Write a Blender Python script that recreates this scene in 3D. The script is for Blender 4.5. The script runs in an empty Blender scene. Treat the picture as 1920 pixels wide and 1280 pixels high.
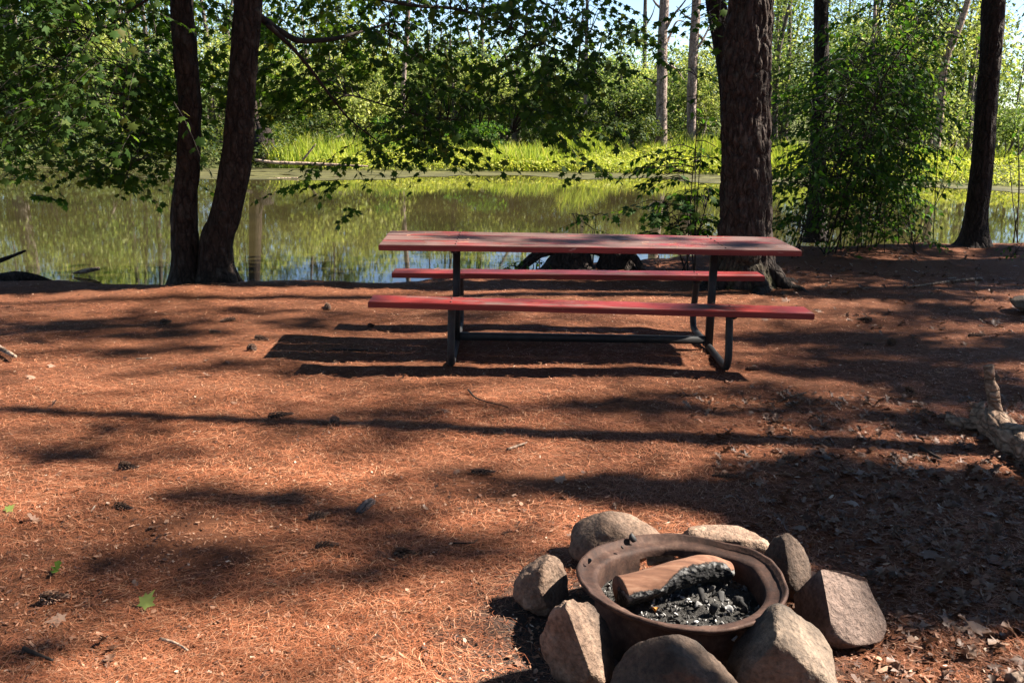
import bpy, bmesh, math, random
import numpy as np
from mathutils import Vector, Matrix, Euler

# ------------------------------------------------------------------ camera, sky, sun, exposure
SC = bpy.context.scene
COL = SC.collection
FPX, CAMH, PITCH, ROLL = 1857.0, 1.613, 0.231, 0.017
cam_data = bpy.data.cameras.new('camera')
cam_data.sensor_width = 36.0
cam_data.lens = FPX / 1920.0 * 36.0
cam_data.clip_start = 0.05
cam_data.clip_end = 2000.0
cam = bpy.data.objects.new('camera', cam_data)
COL.objects.link(cam)
cam.matrix_world = (Matrix.Translation((0, 0, CAMH)) @ Matrix.Rotation(math.pi / 2 - PITCH, 4, 'X')
                    @ Matrix.Rotation(ROLL, 4, 'Z'))
SC.camera = cam

SUN = Vector((1.02, 0.18, 1.0)).normalized()
world = bpy.data.worlds.new('World')
SC.world = world
world.use_nodes = True
wn = world.node_tree.nodes
sky = wn.new('ShaderNodeTexSky')
sky.sky_type = 'NISHITA'
sky.sun_disc = False
sky.sun_elevation = math.asin(SUN.z)
sky.sun_rotation = math.atan2(SUN.x, SUN.y)
sky.air_density = 0.7
sky.dust_density = 0.05
sky.ozone_density = 2.0
bg = wn['Background']
bg.inputs['Strength'].default_value = 0.05
world.node_tree.links.new(sky.outputs['Color'], bg.inputs['Color'])
sun_data = bpy.data.lights.new('sun', 'SUN')
sun_data.energy = 5.0
sun_data.angle = math.radians(0.53)
sun_data.color = (1.0, 0.93, 0.82)
sun = bpy.data.objects.new('sun', sun_data)
COL.objects.link(sun)
sun.rotation_euler = SUN.to_track_quat('Z', 'Y').to_euler()
sun.location = (20, 3, 20)
SC.view_settings.view_transform = 'Standard'
SC.view_settings.look = 'None'
SC.view_settings.exposure = 2.28
SC.view_settings.gamma = 1.0
SC.view_settings.use_curve_mapping = False
SC.cycles.use_denoising = True
SC.cycles.max_bounces = 7
SC.cycles.diffuse_bounces = 3
SC.cycles.glossy_bounces = 3
SC.cycles.transmission_bounces = 4
SC.cycles.transparent_max_bounces = 6
SC.cycles.sample_clamp_indirect = 6.0

# ------------------------------------------------------------------ helpers
RNG = np.random.default_rng(11)
random.seed(5)


def pix(u, v):
    a, b = u - 960.0, v - 640.0
    c, s = math.cos(ROLL), math.sin(ROLL)
    a, b = c * a + s * b, -s * a + c * b
    cp, sp = math.cos(PITCH), math.sin(PITCH)
    return np.array([a / FPX, cp - sp * b / FPX, -sp - cp * b / FPX])


def gz(u, v, z=0.0):
    d = pix(u, v)
    return d * ((z - CAMH) / d[2]) + np.array([0, 0, CAMH])


def at(u, v, Y):
    d = pix(u, v)
    return d * (Y / d[1]) + np.array([0, 0, CAMH])


def _h(ix, iy, iz):
    n = (ix.astype(np.uint32) * np.uint32(374761393) + iy.astype(np.uint32) * np.uint32(668265263)
         + iz.astype(np.uint32) * np.uint32(2246822519))
    n = (n ^ (n >> np.uint32(13))) * np.uint32(1274126177)
    return ((n ^ (n >> np.uint32(16))) & np.uint32(0xFFFFFF)).astype(np.float64) / 16777215.0


def vnoise(P):
    P = np.asarray(P, float)
    i = np.floor(P).astype(np.int64)
    f = P - i
    f = f * f * (3 - 2 * f)
    i = i + 100000
    r = 0
    for dx in (0, 1):
        wx = f[..., 0] if dx else 1 - f[..., 0]
        for dy in (0, 1):
            wy = f[..., 1] if dy else 1 - f[..., 1]
            for dz in (0, 1):
                wz = f[..., 2] if dz else 1 - f[..., 2]
                r = r + wx * wy * wz * _h(i[..., 0] + dx, i[..., 1] + dy, i[..., 2] + dz)
    return r


def fbm(P, o=4):
    P = np.asarray(P, float)
    r, a, t = 0, 1.0, 0
    for k in range(o):
        r = r + a * vnoise(P + 17.3 * k)
        t += a
        a *= 0.5
        P = P * 2.03
    return r / t


def sstep(a, b, x):
    t = np.clip((x - a) / (b - a), 0, 1)
    return t * t * (3 - 2 * t)


def raw_mesh(name, V, F, mat=None, smooth=False):
    """V (n,3); F list of (m,k) index arrays"""
    V = np.asarray(V, np.float32)
    me = bpy.data.meshes.new(name)
    if isinstance(F, np.ndarray):
        F = [F]
    F = [np.asarray(f, np.int32) for f in F if len(f)]
    me.vertices.add(len(V))
    me.vertices.foreach_set('co', V.ravel())
    tot = sum(f.size for f in F)
    npoly = sum(len(f) for f in F)
    me.loops.add(tot)
    me.loops.foreach_set('vertex_index', np.concatenate([f.ravel() for f in F]))
    me.polygons.add(npoly)
    sizes = np.concatenate([np.full(len(f), f.shape[1], np.int32) for f in F])
    starts = np.concatenate([[0], np.cumsum(sizes)[:-1]]).astype(np.int32)
    me.polygons.foreach_set('loop_start', starts)
    me.polygons.foreach_set('loop_total', sizes)
    if smooth:
        me.polygons.foreach_set('use_smooth', np.ones(npoly, bool))
    me.update(calc_edges=True)
    if mat:
        me.materials.append(mat)
    return me


def link(name, data, parent=None, loc=None):
    o = bpy.data.objects.new(name, data)
    COL.objects.link(o)
    if parent:
        o.parent = parent
    if loc is not None:
        o.location = [float(c) for c in loc]
    return o


def tag(o, label=None, cat=None, group=None, kind=None):
    if label:
        o['label'] = label
    if cat:
        o['category'] = cat
    if group:
        o['group'] = group
    if kind:
        o['kind'] = kind
    return o


def thing(name, loc, label, cat, group=None):
    o = link(name, None, None, loc)
    o.empty_display_size = 0.1
    return tag(o, label, cat, group)


def part(name, V, F, mat, parent=None, smooth=False, kind=None):
    """mesh given in world space; stored relative to the parent's origin (parents are unrotated empties)"""
    V = np.asarray(V, float)
    if parent is not None:
        p = parent
        off = np.zeros(3)
        while p is not None:
            off = off + np.array(p.location)
            p = p.parent
        V = V - off
    o = link(name, raw_mesh(name, V, F, mat, smooth), parent)
    if kind:
        o['kind'] = kind
    return o


class MB:
    """collects pieces for one mesh"""

    def __init__(s):
        s.V, s.F, s.n = [], {}, 0

    def add(s, V, F):
        V = np.asarray(V, float)
        for f in (F if isinstance(F, list) else [F]):
            f = np.asarray(f, int)
            if len(f):
                s.F.setdefault(f.shape[1], []).append(f + s.n)
        s.V.append(V)
        s.n += len(V)

    def get(s):
        return np.concatenate(s.V), [np.concatenate(f) for f in s.F.values()]


def catmull(P, n):
    P = np.asarray(P, float)
    if len(P) == 2:
        t = np.linspace(0, 1, n)[:, None]
        return P[0] * (1 - t) + P[1] * t
    Q = np.vstack([2 * P[0] - P[1], P, 2 * P[-1] - P[-2]])
    seg = np.r_[0, np.cumsum(np.linalg.norm(np.diff(P[:, :3], axis=0), axis=1))]
    s = np.linspace(0, seg[-1], n)
    k = np.clip(np.searchsorted(seg, s, side='right') - 1, 0, len(P) - 2)
    t = ((s - seg[k]) / np.maximum(seg[k + 1] - seg[k], 1e-9))[:, None]
    a, b, c, d = Q[k], Q[k + 1], Q[k + 2], Q[k + 3]
    return 0.5 * (2 * b + (c - a) * t + (2 * a - 5 * b + 4 * c - d) * t ** 2 + (3 * b - a - 3 * c + d) * t ** 3)


def tube(P, R, segs=6, caps=True, n=None, wob=0.0, seed=0):
    """swept tube, P polyline, R radius per point"""
    P = np.asarray(P, float)
    R = np.broadcast_to(np.asarray(R, float), (len(P),))
    if n:
        Q = catmull(np.hstack([P, R[:, None]]), n)
        P, R = Q[:, :3], np.maximum(Q[:, 3], 1e-4)
    m = len(P)
    T = np.gradient(P, axis=0)
    T /= np.linalg.norm(T, axis=1)[:, None] + 1e-12
    u = np.cross(T[0], [0.3, 0.1, 1.0] if abs(T[0][2]) < 0.9 else [1.0, 0.2, 0])
    u /= np.linalg.norm(u)
    ang = np.linspace(0, 2 * math.pi, segs, endpoint=False)
    V = np.zeros((m, segs, 3))
    for i in range(m):
        u = u - T[i] * u.dot(T[i])
        u /= np.linalg.norm(u) + 1e-12
        w = np.cross(T[i], u)
        rr = R[i] * np.ones(segs)
        V[i] = P[i] + rr[:, None] * (np.cos(ang)[:, None] * u + np.sin(ang)[:, None] * w)
    if wob:
        nz = fbm(V * (0.6 / max(R.mean(), 1e-3)) + seed * 3.1, 3) - 0.5
        C = V - P[:, None, :]
        V = P[:, None, :] + C * (1 + wob * nz[..., None] * 2)
    i = np.arange(m - 1)[:, None] * segs
    j = np.arange(segs)[None, :]
    j2 = (j + 1) % segs
    F = np.stack([i + j, i + j2, i + segs + j2, i + segs + j], -1).reshape(-1, 4)
    V = V.reshape(-1, 3)
    Fs = [F]
    if caps:
        c0, c1 = len(V), len(V) + 1
        V = np.vstack([V, P[0], P[-1]])
        a = np.arange(segs)
        b = (a + 1) % segs
        Fs.append(np.vstack([np.stack([np.full(segs, c0), b, a], 1),
                             np.stack([np.full(segs, c1), (m - 1) * segs + a, (m - 1) * segs + b], 1)]))
    return V, Fs


def trunk_geo(P, R, segs=64, rings=160, amp=0.012, fa=9.0, fz=2.2, flare=0.0, flare_h=0.25, lobes=5, seed=0, sq=1.0):
    """upright stem with furrowed bark relief and a flared foot"""
    Q = catmull(np.hstack([np.asarray(P, float), np.asarray(R, float)[:, None]]), rings)
    P, R = Q[:, :3], Q[:, 3]
    T = np.gradient(P, axis=0)
    T /= np.linalg.norm(T, axis=1)[:, None]
    U = np.cross(np.tile([0, 1.0, 0], (rings, 1)), T)
    U /= np.linalg.norm(U, axis=1)[:, None]
    W = np.cross(T, U)
    ang = np.linspace(0, 2 * math.pi, segs, endpoint=False)
    hgt = P[:, 2] - P[0, 2]
    fl = flare * np.exp(-hgt / flare_h)
    lob = 1 + 0.55 * np.sin(lobes * ang + seed) * 0.6 + 0.35 * np.sin((lobes - 2) * ang + 2 * seed)
    r = R[:, None] * (1 + fl[:, None] * np.clip(lob, 0.25, None)[None, :])
    lowf = vnoise(np.stack([np.cos(ang)[None, :] * 1.3 + 0 * hgt[:, None], np.sin(ang)[None, :] * 1.3 + 0 * hgt[:, None],
                            hgt[:, None] * 1.6 + seed * 7 + 0 * ang[None, :]], -1)) - 0.5
    r = r * (1 + 0.16 * lowf)
    rm = R.mean()
    q = np.stack([np.cos(ang)[None, :] * rm * fa + 0 * hgt[:, None], np.sin(ang)[None, :] * rm * fa + 0 * hgt[:, None],
                  hgt[:, None] * fz + 0 * ang[None, :]], -1) * 4 + seed * 13.7
    warp = vnoise(q * 0.5 + 3)[..., None] - 0.5
    q2 = q + warp * np.array([1.2, 1.2, 0.5])
    n1 = 1 - np.abs(2 * vnoise(q2) - 1)
    n2 = vnoise(q2 * 2.3 + 5)
    d = amp * (-(n1 ** 2) * 1.0 + 0.55 * (n2 - 0.5))
    r = r + d
    V = P[:, None, :] + r[..., None] * (np.cos(ang)[None, :, None] * U[:, None, :] + np.sin(ang)[None, :, None] * W[:, None, :])
    i = np.arange(rings - 1)[:, None] * segs
    j = np.arange(segs)[None, :]
    j2 = (j + 1) % segs
    F = np.stack([i + j, i + j2, i + segs + j2, i + segs + j], -1).reshape(-1, 4)
    V = V.reshape(-1, 3)
    a = np.arange(segs)
    V = np.vstack([V, P[-1]])
    cap = np.stack([np.full(segs, len(V) - 1), (rings - 1) * segs + a, (rings - 1) * segs + (a + 1) % segs], 1)
    return V, [F, cap]


def frames(yaw, droop, rollv):
    """leaf frames: y axis = direction of the blade, z = its upper face. returns (N,3,3) columns x,y,z"""
    cy, sy, cd, sd = np.cos(yaw), np.sin(yaw), np.cos(droop), np.sin(droop)
    Y = np.stack([cy * cd, sy * cd, -sd], -1)
    X = np.stack([sy, -cy, np.zeros_like(yaw)], -1)
    Z = np.cross(X, Y)
    c, s = np.cos(rollv)[:, None], np.sin(rollv)[:, None]
    X, Z = X * c + Z * s, Z * c - X * s
    return np.stack([X, Y, Z], -1)


def cloud(T, TF, pos, R, sc):
    """copies of a small template at pos with frames R and size sc, as one vertex/face set"""
    T = np.asarray(T, float)
    N, k = len(pos), len(T)
    V = np.einsum('nij,kj->nki', R, T) * np.asarray(sc).reshape(-1, 1, 1) + pos[:, None, :]
    out = []
    for f in (TF if isinstance(TF, list) else [TF]):
        f = np.asarray(f)
        out.append((f[None] + (np.arange(N) * k)[:, None, None]).reshape(-1, f.shape[1]))
    return V.reshape(-1, 3), out


# leaf templates ----------------------------------------------------
def fan_leaf(half, center, fold=0.18, droop=0.25):
    pts = list(half) + [(-x, y) for x, y in half[::-1] if abs(x) > 1e-6]
    V = [(center[0], center[1])] + pts
    V = np.array([(x, y, 0.0) for x, y in V])
    V[:, 2] = fold * np.abs(V[:, 0]) - droop * V[:, 1] ** 2
    n = len(pts)
    F = np.array([(0, 1 + i, 1 + (i + 1) % n) for i in range(n)])
    return V, F


MAPLE = fan_leaf([(0.0, 0.0), (0.30, -0.10), (0.24, 0.10), (0.60, 0.36), (0.33, 0.42), (0.38, 0.66), (0.15, 0.60), (0.0, 1.0)], (0, 0.3), -0.22, 0.18)
OAK = fan_leaf([(0.0, -0.12), (0.03, 0.0), (0.16, 0.12), (0.08, 0.24), (0.30, 0.34), (0.10, 0.44), (0.36, 0.62), (0.12, 0.66), (0.22, 0.86), (0.0, 1.0)], (0, 0.45), 0.30, -0.12)
OVAL = (np.array([(0, 0, 0), (0, .5, .02), (0, 1, -.12), (.27, .42, .10), (-.27, .42, .10)]),
        np.array([(0, 3, 1), (3, 2, 1), (0, 1, 4), (1, 2, 4)]))
LANCE = (np.array([(0, 0, 0), (.22, .45, .05), (0, 1, -.1), (-.22, .45, .05)]), np.array([(0, 1, 2, 3)]))


# node helper -------------------------------------------------------
class NT:
    def __init__(s, name):
        s.m = bpy.data.materials.new(name)
        s.m.use_nodes = True
        s.t = s.m.node_tree
        s.t.nodes.clear()
        s.out = s.t.nodes.new('ShaderNodeOutputMaterial')

    def n(s, ty, ins=None, **kw):
        nd = s.t.nodes.new('ShaderNode' + ty)
        for k, v in kw.items():
            setattr(nd, k, v)
        for k, v in (ins or {}).items():
            s.put(nd.inputs[k], v)
        return nd

    def put(s, sock, v):
        if isinstance(v, bpy.types.NodeSocket):
            s.t.links.new(v, sock)
        elif isinstance(v, bpy.types.Node):
            s.t.links.new(v.outputs[0], sock)
        else:
            if isinstance(v, (tuple, list)) and len(v) == 3 and sock.type == 'RGBA':
                v = (*v, 1)
            sock.default_value = v

    def ramp(s, fac, stops, interp='LINEAR'):
        nd = s.n('ValToRGB', {'Fac': fac})
        cr = nd.color_ramp
        cr.interpolation = interp
        while len(cr.elements) < len(stops):
            cr.elements.new(0.5)
        for e, (p, c) in zip(cr.elements, stops):
            e.position = p
            e.color = (*c, 1) if len(c) == 3 else c
        return nd.outputs['Color']

    def noise(s, vec, scale, detail=4, rough=0.55, dist=0.0):
        return s.n('TexNoise', {'Vector': vec, 'Scale': scale, 'Detail': detail, 'Roughness': rough, 'Distortion': dist}).outputs['Fac']

    def mix(s, fac, a, b, blend='MIX'):
        return s.n('MixRGB', {'Fac': fac, 'Color1': a, 'Color2': b}, blend_type=blend).outputs['Color']

    def math(s, op, a, b=0.0, clamp=False):
        return s.n('Math', {0: a, 1: b}, operation=op, use_clamp=clamp).outputs[0]

    def obj(s):
        return s.n('TexCoord').outputs['Object']

    def pos(s):
        return s.n('NewGeometry').outputs['Position']

    def scaled(s, vec, sc):
        return s.n('Mapping', {'Vector': vec, 'Scale': sc}).outputs['Vector']

    def isl(s):
        a = s.n('NewGeometry').outputs['Random Per Island']
        b = s.n('ObjectInfo').outputs['Random']
        return s.math('FRACT', s.math('ADD', a, b))

    def bump(s, h, strength=0.5, dist=0.01):
        return s.n('Bump', {'Height': h, 'Strength': strength, 'Distance': dist}).outputs['Normal']

    def bsdf(s, color, rough=0.8, normal=None, spec=0.3, metal=0.0, **kw):
        ins = {'Base Color': color, 'Roughness': rough, 'Specular IOR Level': spec, 'Metallic': metal}
        if normal is not None:
            ins['Normal'] = normal
        ins.update(kw)
        return s.n('BsdfPrincipled', ins)

    def done(s, sh):
        s.t.links.new(sh.outputs[0], s.out.inputs['Surface'])
        return s.m


def leaf_mat(name, stops, trans=0.45, rough=0.5, tcol=None, spec=0.12):
    k = NT(name)
    c = k.ramp(k.isl(), stops)
    v = k.noise(k.pos(), 1.3, 2)
    c = k.mix(0.35, c, k.ramp(v, [(0.3, (0.55, 0.6, 0.5)), (0.7, (1.25, 1.2, 1.1))]), 'MULTIPLY')
    tc = k.mix(1.0, c, tcol or (1.5, 1.45, 0.55), 'MULTIPLY')
    a = k.bsdf(c, rough, spec=spec)
    b = k.n('BsdfTranslucent', {'Color': tc})
    return k.done(k.n('MixShader', {0: trans, 1: a.outputs[0], 2: b.outputs[0]}))


RINGC = np.array([0.545, 2.87])


def make_materials():
    m = {}
    # ground: needle mat soil, charred near the ring, mud at the water, green earth across the pond
    k = NT('ground_soil')
    p = k.pos()
    sep = k.n('SeparateXYZ', {0: p})
    n1 = k.noise(p, 34, 6, 0.7)
    n2 = k.noise(p, 3.1, 4, 0.6)
    c = k.ramp(n1, [(0.25, (0.045, 0.016, 0.009)), (0.5, (0.12, 0.043, 0.020)), (0.72, (0.22, 0.085, 0.040)), (0.85, (0.32, 0.15, 0.08))])
    c = k.mix(k.ramp(n2, [(0.42, (0, 0, 0)), (0.7, (0.55, 0.55, 0.55))]), c, (0.13, 0.055, 0.028))
    dv = k.n('VectorMath', {0: p, 1: (RINGC[0] - 0.12, RINGC[1] - 0.12, 0)}, operation='DISTANCE').outputs['Value']
    dn = k.math('ADD', dv, k.math('MULTIPLY', k.noise(p, 4.5, 4), 0.55))
    ash = k.ramp(dn, [(0.70, (1, 1, 1)), (1.12, (0, 0, 0))])
    ashc = k.ramp(k.noise(p, 60, 5, 0.7), [(0.3, (0.018, 0.015, 0.013)), (0.6, (0.07, 0.058, 0.05)), (0.8, (0.16, 0.13, 0.11))])
    c = k.mix(k.math('MULTIPLY', ash, 0.85), c, ashc)
    mud = k.n('MapRange', {'Value': sep.outputs['Z'], 'From Min': -0.04, 'From Max': -0.16}).outputs[0]
    c = k.mix(mud, c, (0.035, 0.024, 0.014))
    far = k.n('MapRange', {'Value': sep.outputs['Y'], 'From Min': 20.0, 'From Max': 24.0}).outputs[0]
    c = k.mix(far, c, k.ramp(k.noise(p, 1.5, 4), [(0.3, (0.05, 0.055, 0.018)), (0.7, (0.10, 0.11, 0.03))]))
    bh = k.math('ADD', k.math('MULTIPLY', n1, 0.6), k.noise(p, 140, 3, 0.7))
    m['ground'] = k.done(k.bsdf(c, 0.95, k.bump(bh, 0.9, 0.012), 0.15))

    k = NT('pine_needle')
    r = k.isl()
    c = k.ramp(r, [(0.0, (0.10, 0.032, 0.014)), (0.25, (0.24, 0.070, 0.028)), (0.6, (0.38, 0.121, 0.051)), (0.85, (0.48, 0.190, 0.092)), (1.0, (0.58, 0.34, 0.20))])
    patch = k.noise(k.pos(), 1.1, 3)
    c = k.mix(k.ramp(patch, [(0.42, (0, 0, 0)), (0.66, (0.6, 0.6, 0.6))]), c, (0.17, 0.062, 0.03))
    m['needle'] = k.done(k.bsdf(c, 0.6, spec=0.35))

    k = NT('leaf_crumb')
    r = k.isl()
    c = k.ramp(r, [(0.0, (0.035, 0.016, 0.011)), (0.35, (0.12, 0.052, 0.030)), (0.7, (0.25, 0.115, 0.065)), (0.94, (0.36, 0.20, 0.125)), (1.0, (0.50, 0.38, 0.28))])
    m['crumb'] = k.done(k.bsdf(c, 0.7, spec=0.3))

    k = NT('dry_leaf')
    r = k.isl()
    c = k.ramp(r, [(0.0, (0.07, 0.034, 0.020)), (0.4, (0.14, 0.070, 0.042)), (0.8, (0.21, 0.12, 0.080)), (1.0, (0.32, 0.22, 0.165))])
    c = k.mix(0.5, c, k.ramp(k.noise(k.obj(), 3.0, 4), [(0.3, (0.6, 0.55, 0.5)), (0.7, (1.15, 1.1, 1.05))]), 'MULTIPLY')
    a = k.bsdf(c, 0.55, spec=0.4)
    b = k.n('BsdfTranslucent', {'Color': c})
    m['dry_leaf'] = k.done(k.n('MixShader', {0: 0.18, 1: a.outputs[0], 2: b.outputs[0]}))

    # red paint, worn
    for nm, wear in (('paint_top', 0.36), ('paint_seat', 0.49)):
        k = NT('red_' + nm)
        o = k.obj()
        rnd = k.n('ObjectInfo').outputs['Random']
        oo = k.n('VectorMath', {0: o, 1: k.n('CombineXYZ', {0: k.math('MULTIPLY', rnd, 9.0), 1: rnd, 2: rnd}).outputs[0]}, operation='ADD').outputs[0]
        grain = k.noise(k.scaled(oo, (2.2, 60, 60)), 1.0, 6, 0.65, 0.3)
        blotch = k.noise(k.scaled(oo, (2.0, 6, 6)), 1.0, 6, 0.65)
        red = k.ramp(grain, [(0.3, (0.11, 0.009, 0.009)), (0.55, (0.20, 0.020, 0.017)), (0.8, (0.26, 0.052, 0.044))])
        wood = k.ramp(grain, [(0.3, (0.045, 0.028, 0.024)), (0.6, (0.115, 0.070, 0.058)), (0.8, (0.20, 0.14, 0.118))])
        nrm = k.n('NewGeometry').outputs['Normal']
        upz = k.n('SeparateXYZ', {0: nrm}).outputs['Z']
        w = k.math('ADD', blotch, k.math('MULTIPLY', k.math('SUBTRACT', grain, 0.5), 0.55))
        w = k.ramp(w, [(wear + 0.04, (0, 0, 0)), (wear + 0.14, (0.92, 0.92, 0.92))])
        w = k.math('MULTIPLY', w, k.math('GREATER_THAN', upz, 0.6))
        c = k.mix(w, red, wood)
        chip = k.ramp(k.noise(k.scaled(oo, (14, 55, 55)), 1.0, 3), [(0.70, (0, 0, 0)), (0.74, (1, 1, 1))])
        c = k.mix(k.math('MULTIPLY', chip, 0.5), c, (0.50, 0.30, 0.24))
        m[nm] = k.done(k.bsdf(c, k.mix(w, (0.42,) * 3, (0.75,) * 3), k.bump(grain, 0.35, 0.004), 0.4))

    k = NT('black_steel')
    o = k.pos()
    c = k.ramp(k.noise(o, 18, 5, 0.7), [(0.35, (0.010, 0.010, 0.011)), (0.62, (0.022, 0.020, 0.020)), (0.8, (0.06, 0.045, 0.038))])
    m['steel'] = k.done(k.bsdf(c, 0.6, k.bump(k.noise(o, 90, 3), 0.2, 0.002), 0.35))
    k = NT('bolt_steel')
    m['bolt'] = k.done(k.bsdf((0.10, 0.06, 0.055), 0.6, metal=0.3))

    k = NT('rusted_rim')
    o = k.obj()
    a = k.noise(o, 9, 6, 0.7)
    b = k.noise(o, 55, 4, 0.7)
    c = k.ramp(a, [(0.3, (0.016, 0.008, 0.006)), (0.5, (0.048, 0.022, 0.014)), (0.66, (0.10, 0.058, 0.041)), (0.80, (0.21, 0.15, 0.12))])
    c = k.mix(0.6, c, k.ramp(b, [(0.3, (0.45, 0.4, 0.38)), (0.7, (1.3, 1.2, 1.15))]), 'MULTIPLY')
    m['rust'] = k.done(k.bsdf(c, 0.78, k.bump(b, 0.5, 0.004), 0.35, 0.15))

    def rock(nm, cols, moss=0.0):
        k = NT(nm)
        o = k.obj()
        big = k.noise(o, 6, 5, 0.6, 0.4)
        sp = k.noise(o, 70, 3, 0.6)
        c = k.ramp(big, [(0.28, cols[0]), (0.5, cols[1]), (0.75, cols[2])])
        c = k.mix(0.75, c, k.ramp(sp, [(0.3, (0.45, 0.43, 0.42)), (0.5, (1, 1, 1)), (0.72, (1.5, 1.45, 1.4))]), 'MULTIPLY')
        fl = k.ramp(k.n('TexVoronoi', {'Vector': o, 'Scale': 85.0}).outputs['Distance'], [(0.0, (0.4, 0.38, 0.36)), (0.22, (1, 1, 1))])
        c = k.mix(0.5, c, fl, 'MULTIPLY')
        if moss:
            mm = k.ramp(k.math('ADD', k.noise(o, 5, 4), k.math('MULTIPLY', k.n('SeparateXYZ', {0: o}).outputs['X'], 1.2)), [(0.74, (0, 0, 0)), (0.86, (1, 1, 1))])
            c = k.mix(k.math('MULTIPLY', mm, moss), c, (0.085, 0.09, 0.025))
        wp = k.n('SeparateXYZ', {0: k.pos()})
        flat = k.n('CombineXYZ', {0: wp.outputs['X'], 1: wp.outputs['Y'], 2: 0.0}).outputs[0]
        rd = k.n('VectorMath', {0: flat, 1: (RINGC[0], RINGC[1], 0.0)}, operation='DISTANCE').outputs['Value']
        rd = k.math('ADD', rd, k.math('MULTIPLY', k.math('SUBTRACT', k.noise(o, 14, 4, 0.6), 0.5), 0.22))
        soot = k.ramp(rd, [(0.33, (0.85, 0.85, 0.85)), (0.44, (0, 0, 0))])
        c = k.mix(soot, c, (0.022, 0.018, 0.016))
        soil = k.n('MapRange', {'Value': k.math('ADD', wp.outputs['Z'], k.math('MULTIPLY', k.noise(o, 18, 4), 0.06)), 'From Min': 0.075, 'From Max': 0.035, 'To Max': 0.7}).outputs[0]
        c = k.mix(soil, c, (0.055, 0.026, 0.016))
        h = k.math('ADD', k.math('MULTIPLY', k.noise(o, 28, 5, 0.65), 1.0), k.math('MULTIPLY', sp, 0.4))
        m[nm] = k.done(k.bsdf(c, 0.85, k.bump(h, 0.9, 0.02), 0.3))
    rock('granite_tan', ((0.075, 0.045, 0.030), (0.185, 0.120, 0.083), (0.30, 0.215, 0.158)))
    rock('granite_grey', ((0.06, 0.043, 0.031), (0.14, 0.102, 0.074), (0.24, 0.185, 0.14)), 0.5)
    rock('slab_pink', ((0.085, 0.056, 0.044), (0.145, 0.100, 0.080), (0.20, 0.145, 0.12)))
    rock('granite_dark', ((0.035, 0.023, 0.016), (0.085, 0.056, 0.040), (0.15, 0.105, 0.078)))

    k = NT('charred_log')
    o = k.obj()
    g = k.noise(k.scaled(o, (6, 45, 45)), 1.0, 5, 0.6, 0.3)
    wood = k.ramp(g, [(0.25, (0.065, 0.028, 0.017)), (0.5, (0.15, 0.068, 0.039)), (0.8, (0.26, 0.145, 0.092))])
    at_ = k.n('Attribute', attribute_name='char', attribute_type='GEOMETRY').outputs['Fac']
    cn = k.math('ADD', at_, k.math('MULTIPLY', k.math('SUBTRACT', k.noise(o, 22, 5, 0.65), 0.5), 0.5))
    cells = k.n('TexVoronoi', {'Vector': k.scaled(o, (55, 90, 90)), 'Scale': 1.0}).outputs['Distance']
    charc = k.ramp(cells, [(0.0, (0.030, 0.028, 0.028)), (0.45, (0.008, 0.007, 0.007)), (0.8, (0.004, 0.004, 0.004))])
    ashf = k.ramp(cn, [(0.46, (0, 0, 0)), (0.50, (1, 1, 1)), (0.62, (0.7, 0.7, 0.7)), (0.72, (0, 0, 0))])
    c = k.mix(k.ramp(cn, [(0.40, (0, 0, 0)), (0.47, (1, 1, 1))]), wood, charc)
    c = k.mix(k.math('MULTIPLY', ashf, k.ramp(k.noise(o, 50, 3), [(0.45, (0, 0, 0)), (0.6, (0.8, 0.8, 0.8))])), c, (0.20, 0.19, 0.18))
    m['log'] = k.done(k.bsdf(c, 0.9, k.bump(k.math('ADD', k.math('MULTIPLY', g, 0.25), k.math('MULTIPLY', cells, k.ramp(cn, [(0.42, (0, 0, 0)), (0.5, (1, 1, 1))]))), 0.7, 0.008), 0.3))

    k = NT('charcoal')
    c = k.ramp(k.isl(), [(0.0, (0.006, 0.006, 0.006)), (0.5, (0.022, 0.020, 0.019)), (0.72, (0.11, 0.105, 0.10)), (1.0, (0.50, 0.48, 0.46))])
    m['charcoal'] = k.done(k.bsdf(c, 0.8, spec=0.25))
    k = NT('ash_soil')
    p = k.pos()
    c = k.ramp(k.noise(p, 45, 6, 0.7), [(0.3, (0.012, 0.011, 0.010)), (0.6, (0.05, 0.045, 0.04)), (0.8, (0.17, 0.155, 0.14))])
    m['ash'] = k.done(k.bsdf(c, 0.9, k.bump(k.noise(p, 70, 4), 1.0, 0.02)))

    def bark(nm, cols, sc=(7, 7, 1.6), lichen=0.0, moss=0.0):
        k = NT(nm)
        o = k.obj()
        p = k.scaled(o, sc)
        a = k.noise(p, 3.0, 6, 0.65, 0.6)
        b = k.noise(o, 26, 4, 0.65)
        c = k.ramp(a, [(0.3, cols[0]), (0.52, cols[1]), (0.75, cols[2])])
        c = k.mix(0.55, c, k.ramp(b, [(0.3, (0.55, 0.5, 0.48)), (0.7, (1.3, 1.25, 1.2))]), 'MULTIPLY')
        if lichen:
            l = k.ramp(k.noise(o, 7, 5, 0.6), [(0.56, (0, 0, 0)), (0.64, (1, 1, 1))])
            c = k.mix(k.math('MULTIPLY', l, lichen), c, (0.18, 0.17, 0.14))
        if moss:
            z = k.n('SeparateXYZ', {0: o}).outputs['Z']
            mm = k.math('MULTIPLY', k.n('MapRange', {'Value': z, 'From Min': 0.35, 'From Max': 0.0}).outputs[0],
                        k.ramp(k.noise(o, 6, 4), [(0.42, (0, 0, 0)), (0.58, (1, 1, 1))]))
            c = k.mix(k.math('MULTIPLY', mm, moss), c, (0.055, 0.055, 0.012))
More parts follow.
